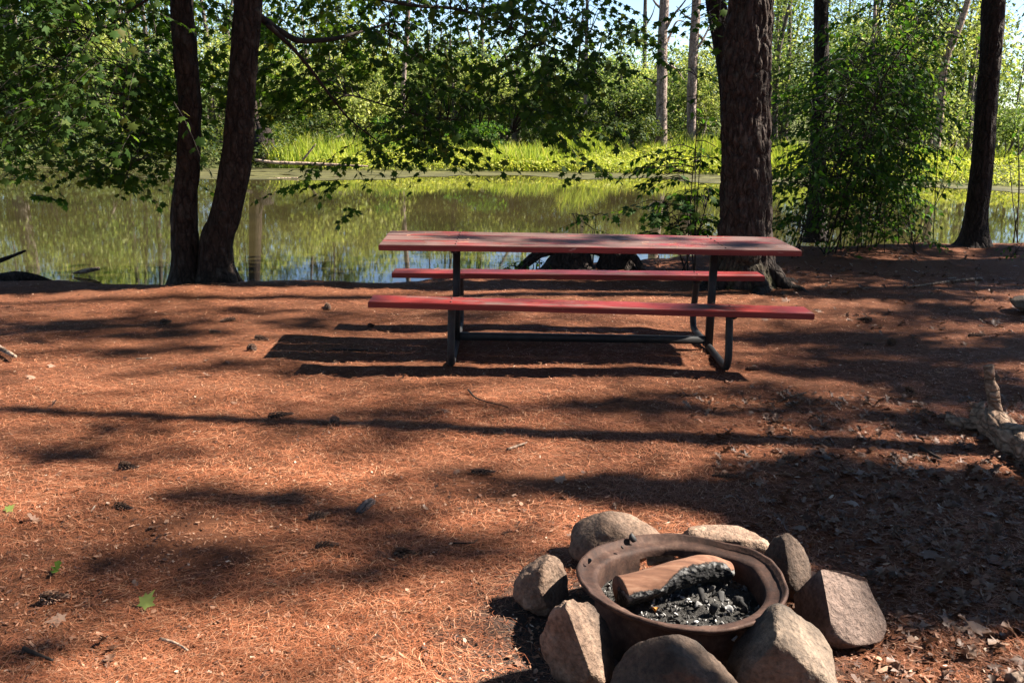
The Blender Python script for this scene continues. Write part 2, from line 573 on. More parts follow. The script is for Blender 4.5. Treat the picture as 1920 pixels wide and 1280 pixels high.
        wv = k.n('VectorMath', {0: p, 1: k.n('TexNoise', {'Vector': o, 'Scale': 7.0, 'Detail': 3.0}).outputs['Color']}, operation='ADD').outputs[0]
        vo = k.n('TexVoronoi', {'Vector': wv, 'Scale': 1.7}, feature='DISTANCE_TO_EDGE').outputs['Distance']
        crack = k.ramp(vo, [(0.0, (0.35, 0.33, 0.32)), (0.10, (1, 1, 1)), (0.5, (1.15, 1.12, 1.1))])
        c = k.mix(0.8, c, crack, 'MULTIPLY')
        hh = k.math('ADD', k.math('MULTIPLY', k.math('MINIMUM', vo, 0.22), 3.0), k.math('ADD', k.math('MULTIPLY', a, 0.5), k.math('MULTIPLY', b, 0.6)))
        m[nm] = k.done(k.bsdf(c, 0.9, k.bump(hh, 0.9, 0.022), 0.2))
    bark('bark_maple', ((0.012, 0.008, 0.006), (0.034, 0.022, 0.016), (0.075, 0.053, 0.041)), (9, 9, 2.6), lichen=0.12)
    bark('bark_big', ((0.018, 0.013, 0.010), (0.052, 0.037, 0.030), (0.12, 0.092, 0.077)), (9, 9, 2.8), lichen=0.16, moss=0.5)
    bark('bark_pine', ((0.011, 0.008, 0.0065), (0.029, 0.021, 0.017), (0.06, 0.045, 0.037)), (9, 9, 2.6))
    bark('bark_snag', ((0.10, 0.07, 0.055), (0.24, 0.185, 0.16), (0.36, 0.30, 0.265)), (3, 3, 0.7))
    bark('bark_grey', ((0.06, 0.048, 0.04), (0.12, 0.10, 0.085), (0.22, 0.18, 0.155)), (3, 3, 0.7))
    bark('dead_wood', ((0.11, 0.072, 0.050), (0.28, 0.19, 0.135), (0.46, 0.34, 0.25)), (10, 4, 14))
    bark('pale_wood', ((0.15, 0.10, 0.075), (0.30, 0.22, 0.165), (0.45, 0.36, 0.29)), (3, 3, 3))
    bark('bark_chip', ((0.035, 0.03, 0.035), (0.075, 0.065, 0.07), (0.13, 0.11, 0.11)), (3, 20, 3))
    k = NT('twig_bark')
    m['twig'] = k.done(k.bsdf(k.ramp(k.noise(k.pos(), 9, 3), [(0.3, (0.014, 0.009, 0.007)), (0.7, (0.040, 0.028, 0.020))]), 0.85))
    k = NT('litter_stick')
    m['stick'] = k.done(k.bsdf(k.ramp(k.isl(), [(0, (0.05, 0.03, 0.022)), (0.5, (0.14, 0.085, 0.06)), (1, (0.40, 0.28, 0.2))]), 0.85))

    m['maple_leaf'] = leaf_mat('maple_leaf_green', [(0.0, (0.024, 0.054, 0.011)), (0.5, (0.044, 0.092, 0.017)), (0.88, (0.075, 0.125, 0.023)), (1.0, (0.11, 0.11, 0.024))], 0.55, 0.6)
    m['under_leaf'] = leaf_mat('understory_leaf', [(0.0, (0.022, 0.060, 0.012)), (0.6, (0.045, 0.108, 0.020)), (1.0, (0.10, 0.155, 0.030))], 0.52, 0.6)
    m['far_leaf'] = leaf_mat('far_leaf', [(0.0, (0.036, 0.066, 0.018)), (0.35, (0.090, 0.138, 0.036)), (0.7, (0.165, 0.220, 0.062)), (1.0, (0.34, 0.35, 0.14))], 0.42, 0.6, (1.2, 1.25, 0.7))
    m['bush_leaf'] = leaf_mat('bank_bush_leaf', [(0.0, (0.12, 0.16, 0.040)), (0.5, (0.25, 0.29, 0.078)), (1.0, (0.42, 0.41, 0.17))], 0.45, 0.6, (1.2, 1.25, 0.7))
    m['dark_far'] = leaf_mat('dark_leaf_painted_shade', [(0.0, (0.024, 0.042, 0.014)), (0.5, (0.050, 0.078, 0.024)), (1.0, (0.11, 0.12, 0.045))], 0.35, 0.6)  # darker leaf greens, with shade of the wood put into the colour
    m['grass'] = leaf_mat('bank_grass', [(0.0, (0.13, 0.19, 0.025)), (0.5, (0.26, 0.33, 0.050)), (0.85, (0.36, 0.38, 0.080)), (1.0, (0.50, 0.42, 0.18))], 0.45, 0.55, (1.3, 1.3, 0.6))
    m['weed'] = leaf_mat('bank_weed', [(0.0, (0.19, 0.23, 0.035)), (0.6, (0.33, 0.36, 0.065)), (1.0, (0.45, 0.42, 0.12))], 0.4, 0.55, (1.3, 1.3, 0.6))
    m['fresh_leaf'] = leaf_mat('fallen_green_leaf', [(0.0, (0.16, 0.21, 0.06)), (1.0, (0.24, 0.27, 0.09))], 0.3, 0.5)
    m['pine_green'] = leaf_mat('pine_foliage', [(0.0, (0.02, 0.045, 0.018)), (1.0, (0.05, 0.085, 0.03))], 0.2, 0.6)

    # pine cone: dark scales, paler tips
    k = NT('pine_cone')
    tip = k.n('Attribute', attribute_name='tip', attribute_type='GEOMETRY').outputs['Fac']
    rnd = k.n('ObjectInfo').outputs['Random']
    c = k.mix(tip, (0.035, 0.019, 0.013), k.ramp(rnd, [(0, (0.12, 0.065, 0.042)), (1, (0.34, 0.20, 0.135))]))
    m['cone'] = k.done(k.bsdf(c, 0.75))

    k = NT('pond_water')
    p = k.pos()
    rip = k.math('ADD', k.noise(k.scaled(p, (0.9, 2.6, 1)), 1.6, 3, 0.5), k.math('MULTIPLY', k.noise(k.scaled(p, (2, 6, 1)), 3.0, 2, 0.5), 0.25))
    c = k.ramp(k.noise(p, 0.35, 3), [(0.3, (0.020, 0.016, 0.007)), (0.7, (0.038, 0.030, 0.012))])
    m['water'] = k.done(k.bsdf(c, 0.03, k.bump(rip, 0.012, 0.025), 0.5, IOR=1.33))
    k = NT('duckweed_mat')
    p = k.pos()
    c = k.ramp(k.noise(k.scaled(p, (1, 2.5, 1)), 2.2, 6, 0.7), [(0.3, (0.035, 0.033, 0.012)), (0.5, (0.065, 0.062, 0.022)), (0.75, (0.11, 0.105, 0.042))])
    c = k.mix(0.8, c, k.ramp(k.n('NewGeometry').outputs['Random Per Island'], [(0.0, (0.45, 0.42, 0.35)), (0.5, (0.9, 0.85, 0.75)), (1.0, (1.35, 1.3, 1.1))]), 'MULTIPLY')
    m['duckweed'] = k.done(k.bsdf(c, 0.6, k.bump(k.noise(p, 14, 4), 0.5, 0.02), 0.3))
    return m


M = make_materials()

# ------------------------------------------------------------------ terrain
SHX = [-400, -60, -8, -4.6, -3.15, -2.2, -1.2, 0.2, 1.4, 3.2, 5.0, 6.6, 10, 20, 60, 400]
SHY = [6, 8.0, 8.7, 8.85, 8.95, 9.3, 9.45, 10.1, 10.9, 12.3, 12.8, 13.2, 14, 15, 16, 20]
FAX = [-400, -60, -15, -8, -1, 5.6, 9, 14, 25, 60, 400]
FAY = [24, 27, 29.5, 30.5, 31.0, 31.4, 30.6, 28.2, 26, 25, 24]
WATER = -0.30


def ground_h(x, y):
    x = np.asarray(x, float)
    y = np.asarray(y, float)
    o = np.zeros_like(x)
    jit = (fbm(np.stack([x * 0.9, y * 0.3, o], -1), 3) - 0.5) * 0.5
    ys = np.interp(x, SHX, SHY) + jit
    yf = np.interp(x, FAX, FAY) + 2 * jit
    b = (fbm(np.stack([x * 1.1, y * 1.1, o + 4], -1), 3) - 0.5) * 0.075
    b = b + (fbm(np.stack([x * 6, y * 6, o + 9], -1), 3) - 0.5) * 0.022
    b = b + (vnoise(np.stack([x * 24, y * 24, o + 2], -1)) - 0.5) * 0.008
    near = b + 0.05 * np.exp(-((y - ys + 0.55) / 0.28) ** 2) * (fbm(np.stack([x * 1.5, o, o], -1), 2) * 1.6)
    d = y - ys
    z = near - 0.62 * sstep(-0.12, 0.75, d) - 0.7 * sstep(0.6, 4.0, d)
    e = y - yf
    bank = -1.3 + 1.0 * sstep(-2.5, 0, e) + 0.40 * sstep(0, 2.5, e) + np.clip(e - 4, 0, 400) * 0.012
    return np.where(y < (ys + yf) / 2, z, bank + b * 2)


def grid_ground():
    def axis(a, b, step, lo, hi, g=1.16):
        c = list(np.arange(a, b, step))
        s, v = step, b
        while v < hi:
            c.append(v)
            s *= g
            v += s
        c.append(hi)
        s, v = step, a
        pre = []
        while True:
            s *= g
            v -= s
            if v <= lo:
                break
            pre.append(v)
        return np.array([lo] + pre[::-1] + c)
    xs = axis(-5.2, 5.2, 0.04, -400, 400)
    y1 = axis(1.9, 10.0, 0.04, -60, 13.5, 1.14)
    y2 = np.arange(14, 34, 0.8)
    y3 = 34 * np.exp(np.linspace(0, math.log(600 / 34), 24))
    ys = np.concatenate([y1, y2, y3])
    X, Y = np.meshgrid(xs, ys)
    Z = ground_h(X, Y)
    V = np.stack([X, Y, Z], -1).reshape(-1, 3)
    w = len(xs)
    i = np.arange(len(ys) - 1)[:, None] * w
    j = np.arange(w - 1)[None, :]
    F = np.stack([i + j, i + j + 1, i + w + j + 1, i + w + j], -1).reshape(-1, 4)
    o = link('ground', raw_mesh('ground', V, F, M['ground'], True))
    tag(o, 'ground covered with rust brown pine needles, sloping down into the pond', kind='structure')


grid_ground()
V = np.array([(-400, 5, WATER), (400, 5, WATER), (400, 45, WATER), (-400, 45, WATER)], float)
tag(link('water', raw_mesh('water', V, np.array([(0, 1, 2, 3)]), M['water'])), 'still brown pond water mirroring the far bank', kind='structure')

# duckweed along the far shore: thin irregular rafts just above the water
mb = MB()
dr_ = np.random.default_rng(9)
for xa, xb, off, wd, nn in ((-9.5, 9.0, 0.4, 3.6, 1500), (9.0, 26, 0.4, 2.6, 900), (-15, -10, 0.2, 1.0, 150), (-9.5, -6.5, -3.6, 0.6, 60)):
    x = dr_.uniform(xa, xb, nn)
    y = np.interp(x, FAX, FAY) + off - wd * dr_.random(nn) ** 1.4 * (0.5 + 0.9 * vnoise(np.stack([x * 0.5, 0 * x, 0 * x], -1)))
    sz = dr_.uniform(0.08, 0.42, nn)
    a = np.linspace(0, 2 * math.pi, 7, endpoint=False)
    rad = dr_.uniform(0.6, 1.2, (nn, 7)) * sz[:, None]
    V = np.stack([x[:, None] + rad * np.cos(a) * 1.5, y[:, None] + rad * np.sin(a) * 0.8, np.broadcast_to((WATER + 0.004 + 0.004 * dr_.random(nn))[:, None], rad.shape)], -1)
    mb.add(V.reshape(-1, 3), np.arange(nn)[:, None] * 7 + np.arange(7)[None])
V, F = mb.get()
tag(part('duckweed', V, F, M['duckweed']), 'olive mat of duckweed floating along the far shore', 'duckweed', kind='stuff')


def on_ground(x, y, lift=0.0):
    return np.array([x, y, float(ground_h(np.array([x]), np.array([y]))[0]) + lift])


# ------------------------------------------------------------------ trees on the near bank
def stem_px(pts, Y, widths, lean=0.0):
    """points given along the photo's trunk silhouette at a known distance -> positions and radii"""
    P, R = [], []
    for i, ((u, v), w) in enumerate(zip(pts, widths)):
        q = at(u, v, Y + lean * i)
        P.append(q)
        R.append(w * 0.5 * (q[1] * math.cos(PITCH) + (CAMH - q[2]) * math.sin(PITCH)) / FPX)
    return P, R


def twig_sprays(anchors, limbs, tpl, leaves_per, size, rng, lenr=(0.3, 0.65), droop=(0.1, 0.9), keep=None):
    """twigs from anchors, joined to the nearest limb; returns twig MB and leaf pos/frames/size"""
    mb = MB()
    LP = np.concatenate([catmull(np.asarray(l), 24) for l in limbs]) if limbs else None
    pos, yw, dr, sc = [], [], [], []
    for a in anchors:
        yaw = rng.uniform(0, 2 * math.pi)
        if LP is not None:
            q = LP[np.argmin(((LP - a) ** 2).sum(1))]
            d = a - q
            dist = np.linalg.norm(d)
            if dist > 0.05:
                yaw = math.atan2(d[1], d[0]) + rng.normal(0, 0.6)
                if dist < 0.55:
                    mid = (q + a) / 2 + np.array([0, 0, 0.12 * dist]) + rng.normal(0, 0.04, 3) * dist
                    mb.add(*tube([q, mid, a], [0.0055, 0.0042, 0.003], 4, False, 6))
        L = rng.uniform(*lenr)
        dirv = np.array([math.cos(yaw), math.sin(yaw), rng.uniform(-0.45, 0.1)])
        pts = [a + dirv * L * t + np.array([0, 0, -0.25 * L * t * t]) for t in (0, 0.35, 0.7, 1.0)]
        mb.add(*tube(pts, [0.0035, 0.003, 0.0022, 0.0012], 3, False))
        k = rng.integers(*leaves_per)
        for i in range(k):
            t = (i + 0.6) / k
            p = a + dirv * L * t + np.array([0, 0, -0.25 * L * t * t])
            side = 1 if i % 2 else -1
            y2 = yaw + side * rng.uniform(0.4, 1.3) if i < k - 1 else yaw
            off = np.array([math.cos(y2), math.sin(y2), -0.3]) * rng.uniform(0.02, 0.05)
            pos.append(p + off)
            yw.append(y2)
            dr.append(rng.uniform(*droop))
            sc.append(size * rng.uniform(0.65, 1.2))
    pos, yw, dr, sc = map(np.array, (pos, yw, dr, sc))
    Rm = frames(yw, dr, rng.normal(0, 0.45, len(yw)))
    return mb, pos, Rm, sc


def vol(box, n, rng, gap=0.42, fr=2.2):
    """anchor points in a volume outlined by two corners of the view and a distance range, thinned into clumps"""
    u0, v0, u1, v1, Y0, Y1 = box
    out = []
    tries = 0
    while len(out) < n and tries < n * 30:
        tries += 1
        p = at(rng.uniform(u0, u1), rng.uniform(v0, v1), rng.uniform(Y0, Y1))
        if vnoise(p[None] * fr)[0] > gap:
            out.append(p)
    return out


def crown_cloud(centre, radii, n, size, rng, tpl=LANCE, hollow=0.35, squash=None, clump=1.4, gap=0.42):
    c, r = np.array(centre, float), np.array(radii, float)
    d = rng.normal(size=(int(n * 2.6), 3))
    d /= np.linalg.norm(d, axis=1)[:, None]
    rad = hollow + (1 - hollow) * rng.random(len(d)) ** 0.6
    p = c + d * rad[:, None] * r
    p = p[fbm(p * clump, 2) > gap][:n]
    N = len(p)
    Rm = frames(rng.uniform(0, 2 * math.pi, N), rng.uniform(-0.3, 1.1, N), rng.normal(0, 0.6, N))
    return cloud(tpl[0], tpl[1], p, Rm, size * rng.uniform(0.6, 1.3, N))


rng = np.random.default_rng(3)


def off_trunk(pos, mar=0.36):
    return (pos[:, 1] > 12.65 + mar) | (np.abs(pos[:, 0] * 12.5 / pos[:, 1] - (5.82 + 0.085 * pos[:, 2])) > mar)



# --- twin-stemmed maple at the water, left
MY = 8.95
base = on_ground(*at(372, 533, MY)[:2])
maple = thing('maple_tree', base, 'twin-trunked maple at the pond edge with leafy boughs hanging over the water', 'tree')
P1, R1 = stem_px([(352, 548), (349, 500), (347, 450), (345, 400), (353, 300), (356, 200), (347, 100), (340, 0), (338, -200), (330, -500)], MY, [74, 56, 52, 50, 44, 43, 46, 44, 40, 34])
P2, R2 = stem_px([(410, 545), (405, 500), (407, 450), (424, 400), (443, 300), (452, 200), (458, 100), (467, 0), (482, -200), (500, -600)], MY - 0.03, [82, 68, 64, 60, 57, 54, 54, 53, 48, 38])
for P, R, sd in ((P1, R1, 2), (P2, R2, 5)):
    V, F = trunk_geo(P, R, 72, 260, 0.012, 6.5, 1.3, 0.35, 0.14, 4, sd)
    part('trunk', V, F, M['bark_maple'], maple, True)
limb_defs = [
    [(470, 20, 8.9, .055), (520, 55, 8.7, .042), (560, 76, 8.5, .036), (610, 75, 8.3, .030), (655, 66, 8.1, .022), (740, 40, 7.7, .014)],
    [(500, 45, 8.85, .036), (548, 90, 8.6, .026), (590, 140, 8.4, .021), (627, 190, 8.2, .018), (660, 228, 8.0, .013), (715, 270, 7.8, .006)],
    [(627, 190, 8.2, .014), (655, 179, 8.05, .011), (720, 197, 7.8, .010), (790, 217, 7.6, .008), (860, 226, 7.4, .006), (960, 250, 7.2, .004)],
    [(480, -60, 8.8, .05), (640, -20, 8.3, .034), (770, 10, 7.8, .024), (860, 18, 7.6, .020), (950, 48, 7.4, .016), (1010, 78, 7.3, .012), (1080, 112, 7.2, .008), (1140, 150, 7.1, .004)],
    [(335, -40, 9.0, .03), (260, 10, 9.0, .016), (190, 60, 8.9, .011), (100, 130, 8.6, .008), (30, 240, 8.3, .004)],
    [(340, -60, 8.9, .05), (220, -80, 8.2, .034), (100, -30, 7.6, .024), (-20, 40, 7.2, .014)],
    [(222, -30, 8.9, .009), (238, 110, 9.0, .007), (232, 210, 8.9, .005), (262, 300, 8.8, .003)],
    [(960, -40, 7.6, .02), (1040, 20, 7.5, .013), (1120, 60, 7.4, .008), (1190, 90, 7.3, .004)],
]
limbs = []
for L in limb_defs:
    pts = [at(u, v, 17.8 - Y) for u, v, Y, r in L]
    V, F = tube(pts, [r * 0.72 for *_, r in L], 8, True, 28, 0.12, len(limbs))
    part('branch', V, F, M['twig'], maple, True)
    limbs.append(np.array(pts))
anch = []
for box, n in (((-80, -80, 330, 130, 7.2, 10.2), 280), ((-80, 120, 330, 265, 7.2, 10.0), 210), ((0, 240, 200, 330, 7.6, 8.8), 26), ((200, 240, 335, 335, 7.8, 8.9), 26),
               ((0, 300, 60, 380, 7.6, 8.4), 3), ((365, -20, 440, 230, 7.8, 8.7), 22), ((480, -60, 1120, 120, 6.9, 8.3), 200),
               ((500, 110, 1110, 250, 6.9, 8.2), 175), ((560, 250, 1000, 285, 7.2, 8.2), 22), ((545, 285, 720, 345, 7.4, 8.0), 10), ((635, 380, 680, 392, 7.6, 7.7), 2),
               ((820, 280, 960, 300, 7.4, 7.8), 4), ((1090, 290, 1120, 310, 7.2, 7.4), 2), ((1000, -20, 1180, 220, 7.1, 8.2), 40), ((600, 0, 790, 90, 6.6, 7.4), 14)):
    anch += vol((*box[:4], 17.9 - box[5], 17.9 - box[4]), int(n * 1.1), rng, 0.41)
anch = [a for a in anch if not (a[1] < MY + 0.35 and min(np.hypot(*(catmull(np.array(P1), 30) - a)[:, [0, 2]].T).min(), np.hypot(*(catmull(np.array(P2), 30) - a)[:, [0, 2]].T).min()) < 0.34 and rng.random() < 0.9)]
mb, pos, Rm, sc = twig_sprays(anch, limbs, MAPLE, (8, 12), 0.080, rng, (0.3, 0.7), (0.1, 1.25))
V, F = mb.get()
part('twig', V, F, M['twig'], maple, True, 'stuff')
bigf = np.argsort(-(sc / np.linalg.norm(pos - [0, 0, CAMH], axis=1)))
sel, rest = bigf[:300], bigf[300:]
V, F = cloud(*MAPLE, pos[rest], Rm[rest], sc[rest])
part('foliage', V, F, M['maple_leaf'], maple, False, 'stuff')
leafmesh = raw_mesh('leaf', *MAPLE, M['maple_leaf'])
for i in sel:
    o = link('leaf', leafmesh, maple)
    m4 = Matrix(Rm[i].tolist()).to_4x4() * float(sc[i])
    m4.translation = Vector(pos[i]) - maple.location
    m4[3][3] = 1.0
    o.matrix_local = m4
mb = MB()
mb.add(*crown_cloud((-3.0, 8.8, 6.5), (3.6, 3.0, 3.4), 5200, 0.24, rng, LANCE, 0.3, gap=0.47))
mb.add(*crown_cloud((-2.4, 8.6, 11.4), (3.8, 4.2, 1.6), 4200, 0.40, rng, LANCE, 0.1, gap=0.25))  # unseen leaf layer added high up to block sky light
mb.add(*crown_cloud((-2.6, 4.4, 11.6), (3.4, 2.6, 1.5), 3000, 0.40, rng, LANCE, 0.1, gap=0.25))  # second added layer, blocks sky light over the clearing
V, F = mb.get()
part('upper_crown', V, F, M['maple_leaf'], maple, False, 'stuff')

# --- big trunk behind the table
BY = 9.45
base = on_ground(*at(1397, 535, BY)[:2])
big = thing('oak_tree', base, 'thick furrowed trunk behind the right end of the picnic table', 'tree')
P, R = stem_px([(1396, 560), (1396, 500), (1396, 430), (1398, 300), (1398, 200), (1401, 100), (1407, 0), (1412, -200), (1418, -600), (1424, -900)], BY, [128, 112, 104, 95, 95, 95, 90, 84, 76, 60])
V, F = trunk_geo(P, R, 150, 400, 0.034, 7.0, 2.0, 0.36, 0.16, 5, 1.2)
part('trunk', V, F, M['bark_big'], big, True)
for k, (an, ln, r0) in enumerate(((-0.55, 0.5, 0.085), (-1.5, 0.32, 0.09), (-2.5, 0.45, 0.08), (0.3, 0.45, 0.08), (3.4, 0.4, 0.08))):
    d = np.array([math.cos(an), math.sin(an), 0])
    pp = [base + d * 0.16 + [0, 0, 0.22]]
    for t in (0.3, 0.55, 0.8, 1.0):
        q = base + d * (0.24 + ln * t) + np.array([-d[1], d[0], 0]) * 0.06 * math.sin(4 * t + k)
        pp.append(on_ground(q[0], q[1], 0.045 - 0.11 * t))
    V, F = tube(pp, [r0, r0 * .8, r0 * .6, r0 * .42, r0 * .25], 20, True, 36, 0.3, k)
    V = V + (fbm(V * 14, 3) - 0.5)[:, None] * 0.035
    part('root', V, F, M['bark_pine'], big, True)
mb = MB()
mb.add(*crown_cloud((4.4, 11.7, 7.2), (3.4, 1.7, 2.8), 2400, 0.26, rng, LANCE, 0.2, gap=0.48))
mb.add(*crown_cloud((4.6, 8.6, 8.6), (1.8, 0.6, 1.2), 170, 0.24, rng, LANCE, 0.2, gap=0.5))
mb.add(*crown_cloud((3.8, 10.2, 7.9), (1.5, 0.5, 1.4), 1500, 0.20, rng, LANCE, 0.0, gap=0.36))  # unseen leaf cluster added to put the maple trunks in shade
mb.add(*crown_cloud((2.4, 8.2, 12.0), (3.4, 4.2, 1.6), 4200, 0.40, rng, LANCE, 0.1, gap=0.25))  # unseen leaf layer added above the table to block sky light
V, F = mb.get()
part('upper_crown', V, F, M['under_leaf'], big, False, 'stuff')

base = on_ground(*at(1372, 500, 10.3)[:2])
sec = thing('leaning_tree', base, 'dark slender trunk leaning out to the left from behind the thick trunk', 'tree')
P, R = stem_px([(1385, 500), (1380, 300), (1370, 170), (1358, 90), (1340, 0), (1310, -160), (1280, -400)], 10.3, [60, 52, 46, 42, 38, 34, 24])
V, F = trunk_geo(P, R, 40, 160, 0.01, 7, 1.4, 0.2, 0.2, 4, 8)
part('trunk', V, F, M['bark_pine'], sec, True)
a = vol((1290, -120, 1360, 60, 9.6, 10.6), 14, rng, 0.2)
mb, pos, Rm, sc = twig_sprays(a, [np.array(P[3:])], MAPLE, (5, 9), 0.085, rng)
V, F = mb.get()
part('twig', V, F, M['twig'], sec, True, 'stuff')
V, F = cloud(*MAPLE, pos, Rm, sc)
part('foliage', V, F, M['maple_leaf'], sec, False, 'stuff')

# --- dark trunk at the right edge
RY = 12.5
base = on_ground(*at(1825, 462, RY)[:2])
rt = thing('pine_tree', base, 'dark bare trunk leaning right beside the water at the right edge', 'tree')
P, R = stem_px([(1822, 474), (1826, 450), (1831, 400), (1843, 300), (1849, 200), (1857, 100), (1864, 0), (1880, -200), (1900, -600)], RY, [78, 56, 42, 42, 40, 40, 44, 40, 32])
V, F = trunk_geo(P, R, 64, 240, 0.011, 6.5, 1.3, 0.25, 0.12, 4, 4)
part('trunk', V, F, M['bark_pine'], rt, True)
V, F = crown_cloud((7.6, 12.6, 7.6), (2.6, 2.4, 3.4), 2600, 0.26, rng, LANCE, 0.3, gap=0.48)
part('upper_crown', V, F, M['pine_green'], rt, False, 'stuff')

# --- slim trunk inside the thicket
TY = 13.2
base = on_ground(*at(1530, 445, TY)[:2])
sl = thing('slim_tree', base, 'slim dark trunk standing inside the leafy thicket right of the thick trunk', 'tree')
P, R = stem_px([(1530, 452), (1530, 400), (1533, 300), (1536, 200), (1540, 100), (1540, 0), (1545, -300)], TY, [44, 34, 30, 28, 28, 27, 22])
V, F = trunk_geo(P, R, 40, 160, 0.009, 7, 1.4, 0.2, 0.15, 4, 6)
part('trunk', V, F, M['bark_pine'], sl, True)

# --- saplings of the thicket
sap_label = 'leafy sapling among the dense thicket between the thick trunk and the right trunk'
SAPS = [(1475, 455, 11.2), (1505, 452, 11.9), (1545, 452, 11.6), (1575, 450, 12.2), (1600, 455, 11.8), (1640, 452, 12.1), (1668, 450, 12.4),
        (1700, 455, 11.9), (1730, 452, 12.5), (1620, 445, 12.9), (1560, 445, 12.7), (1710, 448, 12.8)]
for i, (u, v, Y) in enumerate(SAPS):
    g0 = at(u, v, Y)
    base = on_ground(g0[0], min(g0[1], np.interp(g0[0], SHX, SHY) - 0.1), -0.02)
    s = thing('sapling', base, sap_label, 'sapling', 'saplings of the thicket')
    stems = []
    for q in range(rng.integers(2, 4)):
        h = rng.uniform(1.7, 3.6)
        lx, ly = rng.normal(0.06, 0.18), rng.normal(0, 0.2)
        b0 = base + np.array([rng.normal(0, 0.12), rng.normal(0, 0.1), 0])
        pts = [b0, b0 + [lx * 0.3 * h, ly * 0.3 * h, h * 0.4], b0 + [lx * 0.75 * h, ly * 0.7 * h, h * 0.75], b0 + [lx * 1.2 * h, ly * h, h]]
        pts = np.array(pts) + np.vstack([np.zeros(3), rng.normal(0, 0.09, (3, 3))])
        r0 = rng.uniform(0.005, 0.010)
        V, F = tube(pts, [r0, r0 * .8, r0 * .55, r0 * .3], 5, True, 16)
        part('stem', V, F, M['twig'], s, True)
        stems.append(pts)
    anch = []
    for st in stems:
        c = catmull(st, 30)
        for q in range(38):
            p = c[rng.integers(5, 30)]
            anch.append(p + rng.normal(0, 1, 3) * [0.30, 0.26, 0.16])
    anch = [a for a in anch if off_trunk(a[None], 0.85)[0]]
    mb, pos, Rm, sc = twig_sprays(anch, stems, OVAL, (7, 12), 0.088, rng, (0.2, 0.5), (0.0, 1.0))
    V, F = mb.get()
    part('twig', V, F, M['twig'], s, True, 'stuff')
    kk = (pos[:, 2] > base[2] + 0.25) & off_trunk(pos)
    V, F = cloud(*OVAL, pos[kk], Rm[kk], sc[kk])
    part('foliage', V, F, M['under_leaf'], s, False, 'stuff')

# --- low bushes left of the thick trunk and over the water
def bush(name, label, boxes, Y, leaf, size, mat, basepx, cat='bush', group=None, per=(5, 9), nst=3):
    g0 = at(*basepx, Y)
    base = on_ground(g0[0], g0[1], -0.02)
    s = thing(name, base, label, cat, group)
    anch = []
    for bx, n in boxes:
        anch += vol((*bx, Y - 0.3, Y + 0.3), n, rng, 0.3)
    anch = [a for a in anch if off_trunk(a[None], 0.5)[0]] or anch
    A = np.array(anch)
    stems = []
    for q in range(nst):
        tgt = A[rng.integers(len(A))] if q else A[np.argmax(A[:, 2])]
        pts = np.array([base + rng.normal(0, 0.03, 3) * [1, 1, 0], base * 0.55 + tgt * 0.45 + rng.normal(0, 0.04, 3), tgt])
        V, F = tube(pts, [0.009, 0.006, 0.003], 5, True, 12)
        part('stem', V, F, M['twig'], s, True)
        stems.append(pts)
    mb, pos, Rm, sc = twig_sprays(anch, stems, leaf, per, size, rng, (0.15, 0.35), (0.0, 1.0))
    V, F = mb.get()
    part('twig', V, F, M['twig'], s, True, 'stuff')
    kk = off_trunk(pos) | (pos[:, 2] < 0.45)
    V, F = cloud(*leaf, pos[kk], Rm[kk], sc[kk])
    part('foliage', V, F, mat, s, False, 'stuff')
    return s


bush('sapling', 'thin open sapling with dark leaves just left of the thick trunk', [((1230, 230, 1345, 300), 12), ((1205, 295, 1345, 350), 22), ((1270, 120, 1340, 230), 8)], 9.9, OVAL, 0.085, M['under_leaf'], (1300, 470), 'sapling', nst=4)
bush('bush', 'dense low dark green bush at the foot of the thick trunk', [((1230, 350, 1345, 440), 46), ((1190, 380, 1260, 430), 8)], 10.1, MAPLE, 0.085, M['under_leaf'], (1290, 480))
bush('weed', 'small leafy weed beside the water behind the table', [((985, 478, 1015, 500), 5), ((930, 490, 960, 505), 2)], 10.0, OVAL, 0.07, M['under_leaf'], (995, 505), 'weed')
bush('weed', 'small leafy shoot over the water left of the thin sapling', [((1060, 395, 1130, 430), 7)], 10.3, OVAL, 0.07, M['under_leaf'], (1110, 492), 'weed')
bush('fern', 'green fern clump at the foot of the dark trunk at the right edge', [((1872, 455, 1925, 490), 16)], 11.8, OVAL, 0.06, M['under_leaf'], (1885, 490), 'fern', nst=2)
bush('bush', 'leafy bush at the right edge over the far pond water', [((1888, 40, 1930, 290), 14)], 12.9, OVAL, 0.085, M['under_leaf'], (1905, 455))
bush('bush', 'low dark undergrowth under the thicket stems', [((1470, 395, 1640, 450), 46)], 11.6, OVAL, 0.075, M['under_leaf'], (1550, 455))
bush('bush', 'low leafy undergrowth left of the dark right trunk', [((1640, 400, 1760, 452), 26)], 11.9, OVAL, 0.075, M['under_leaf'], (1720, 455))

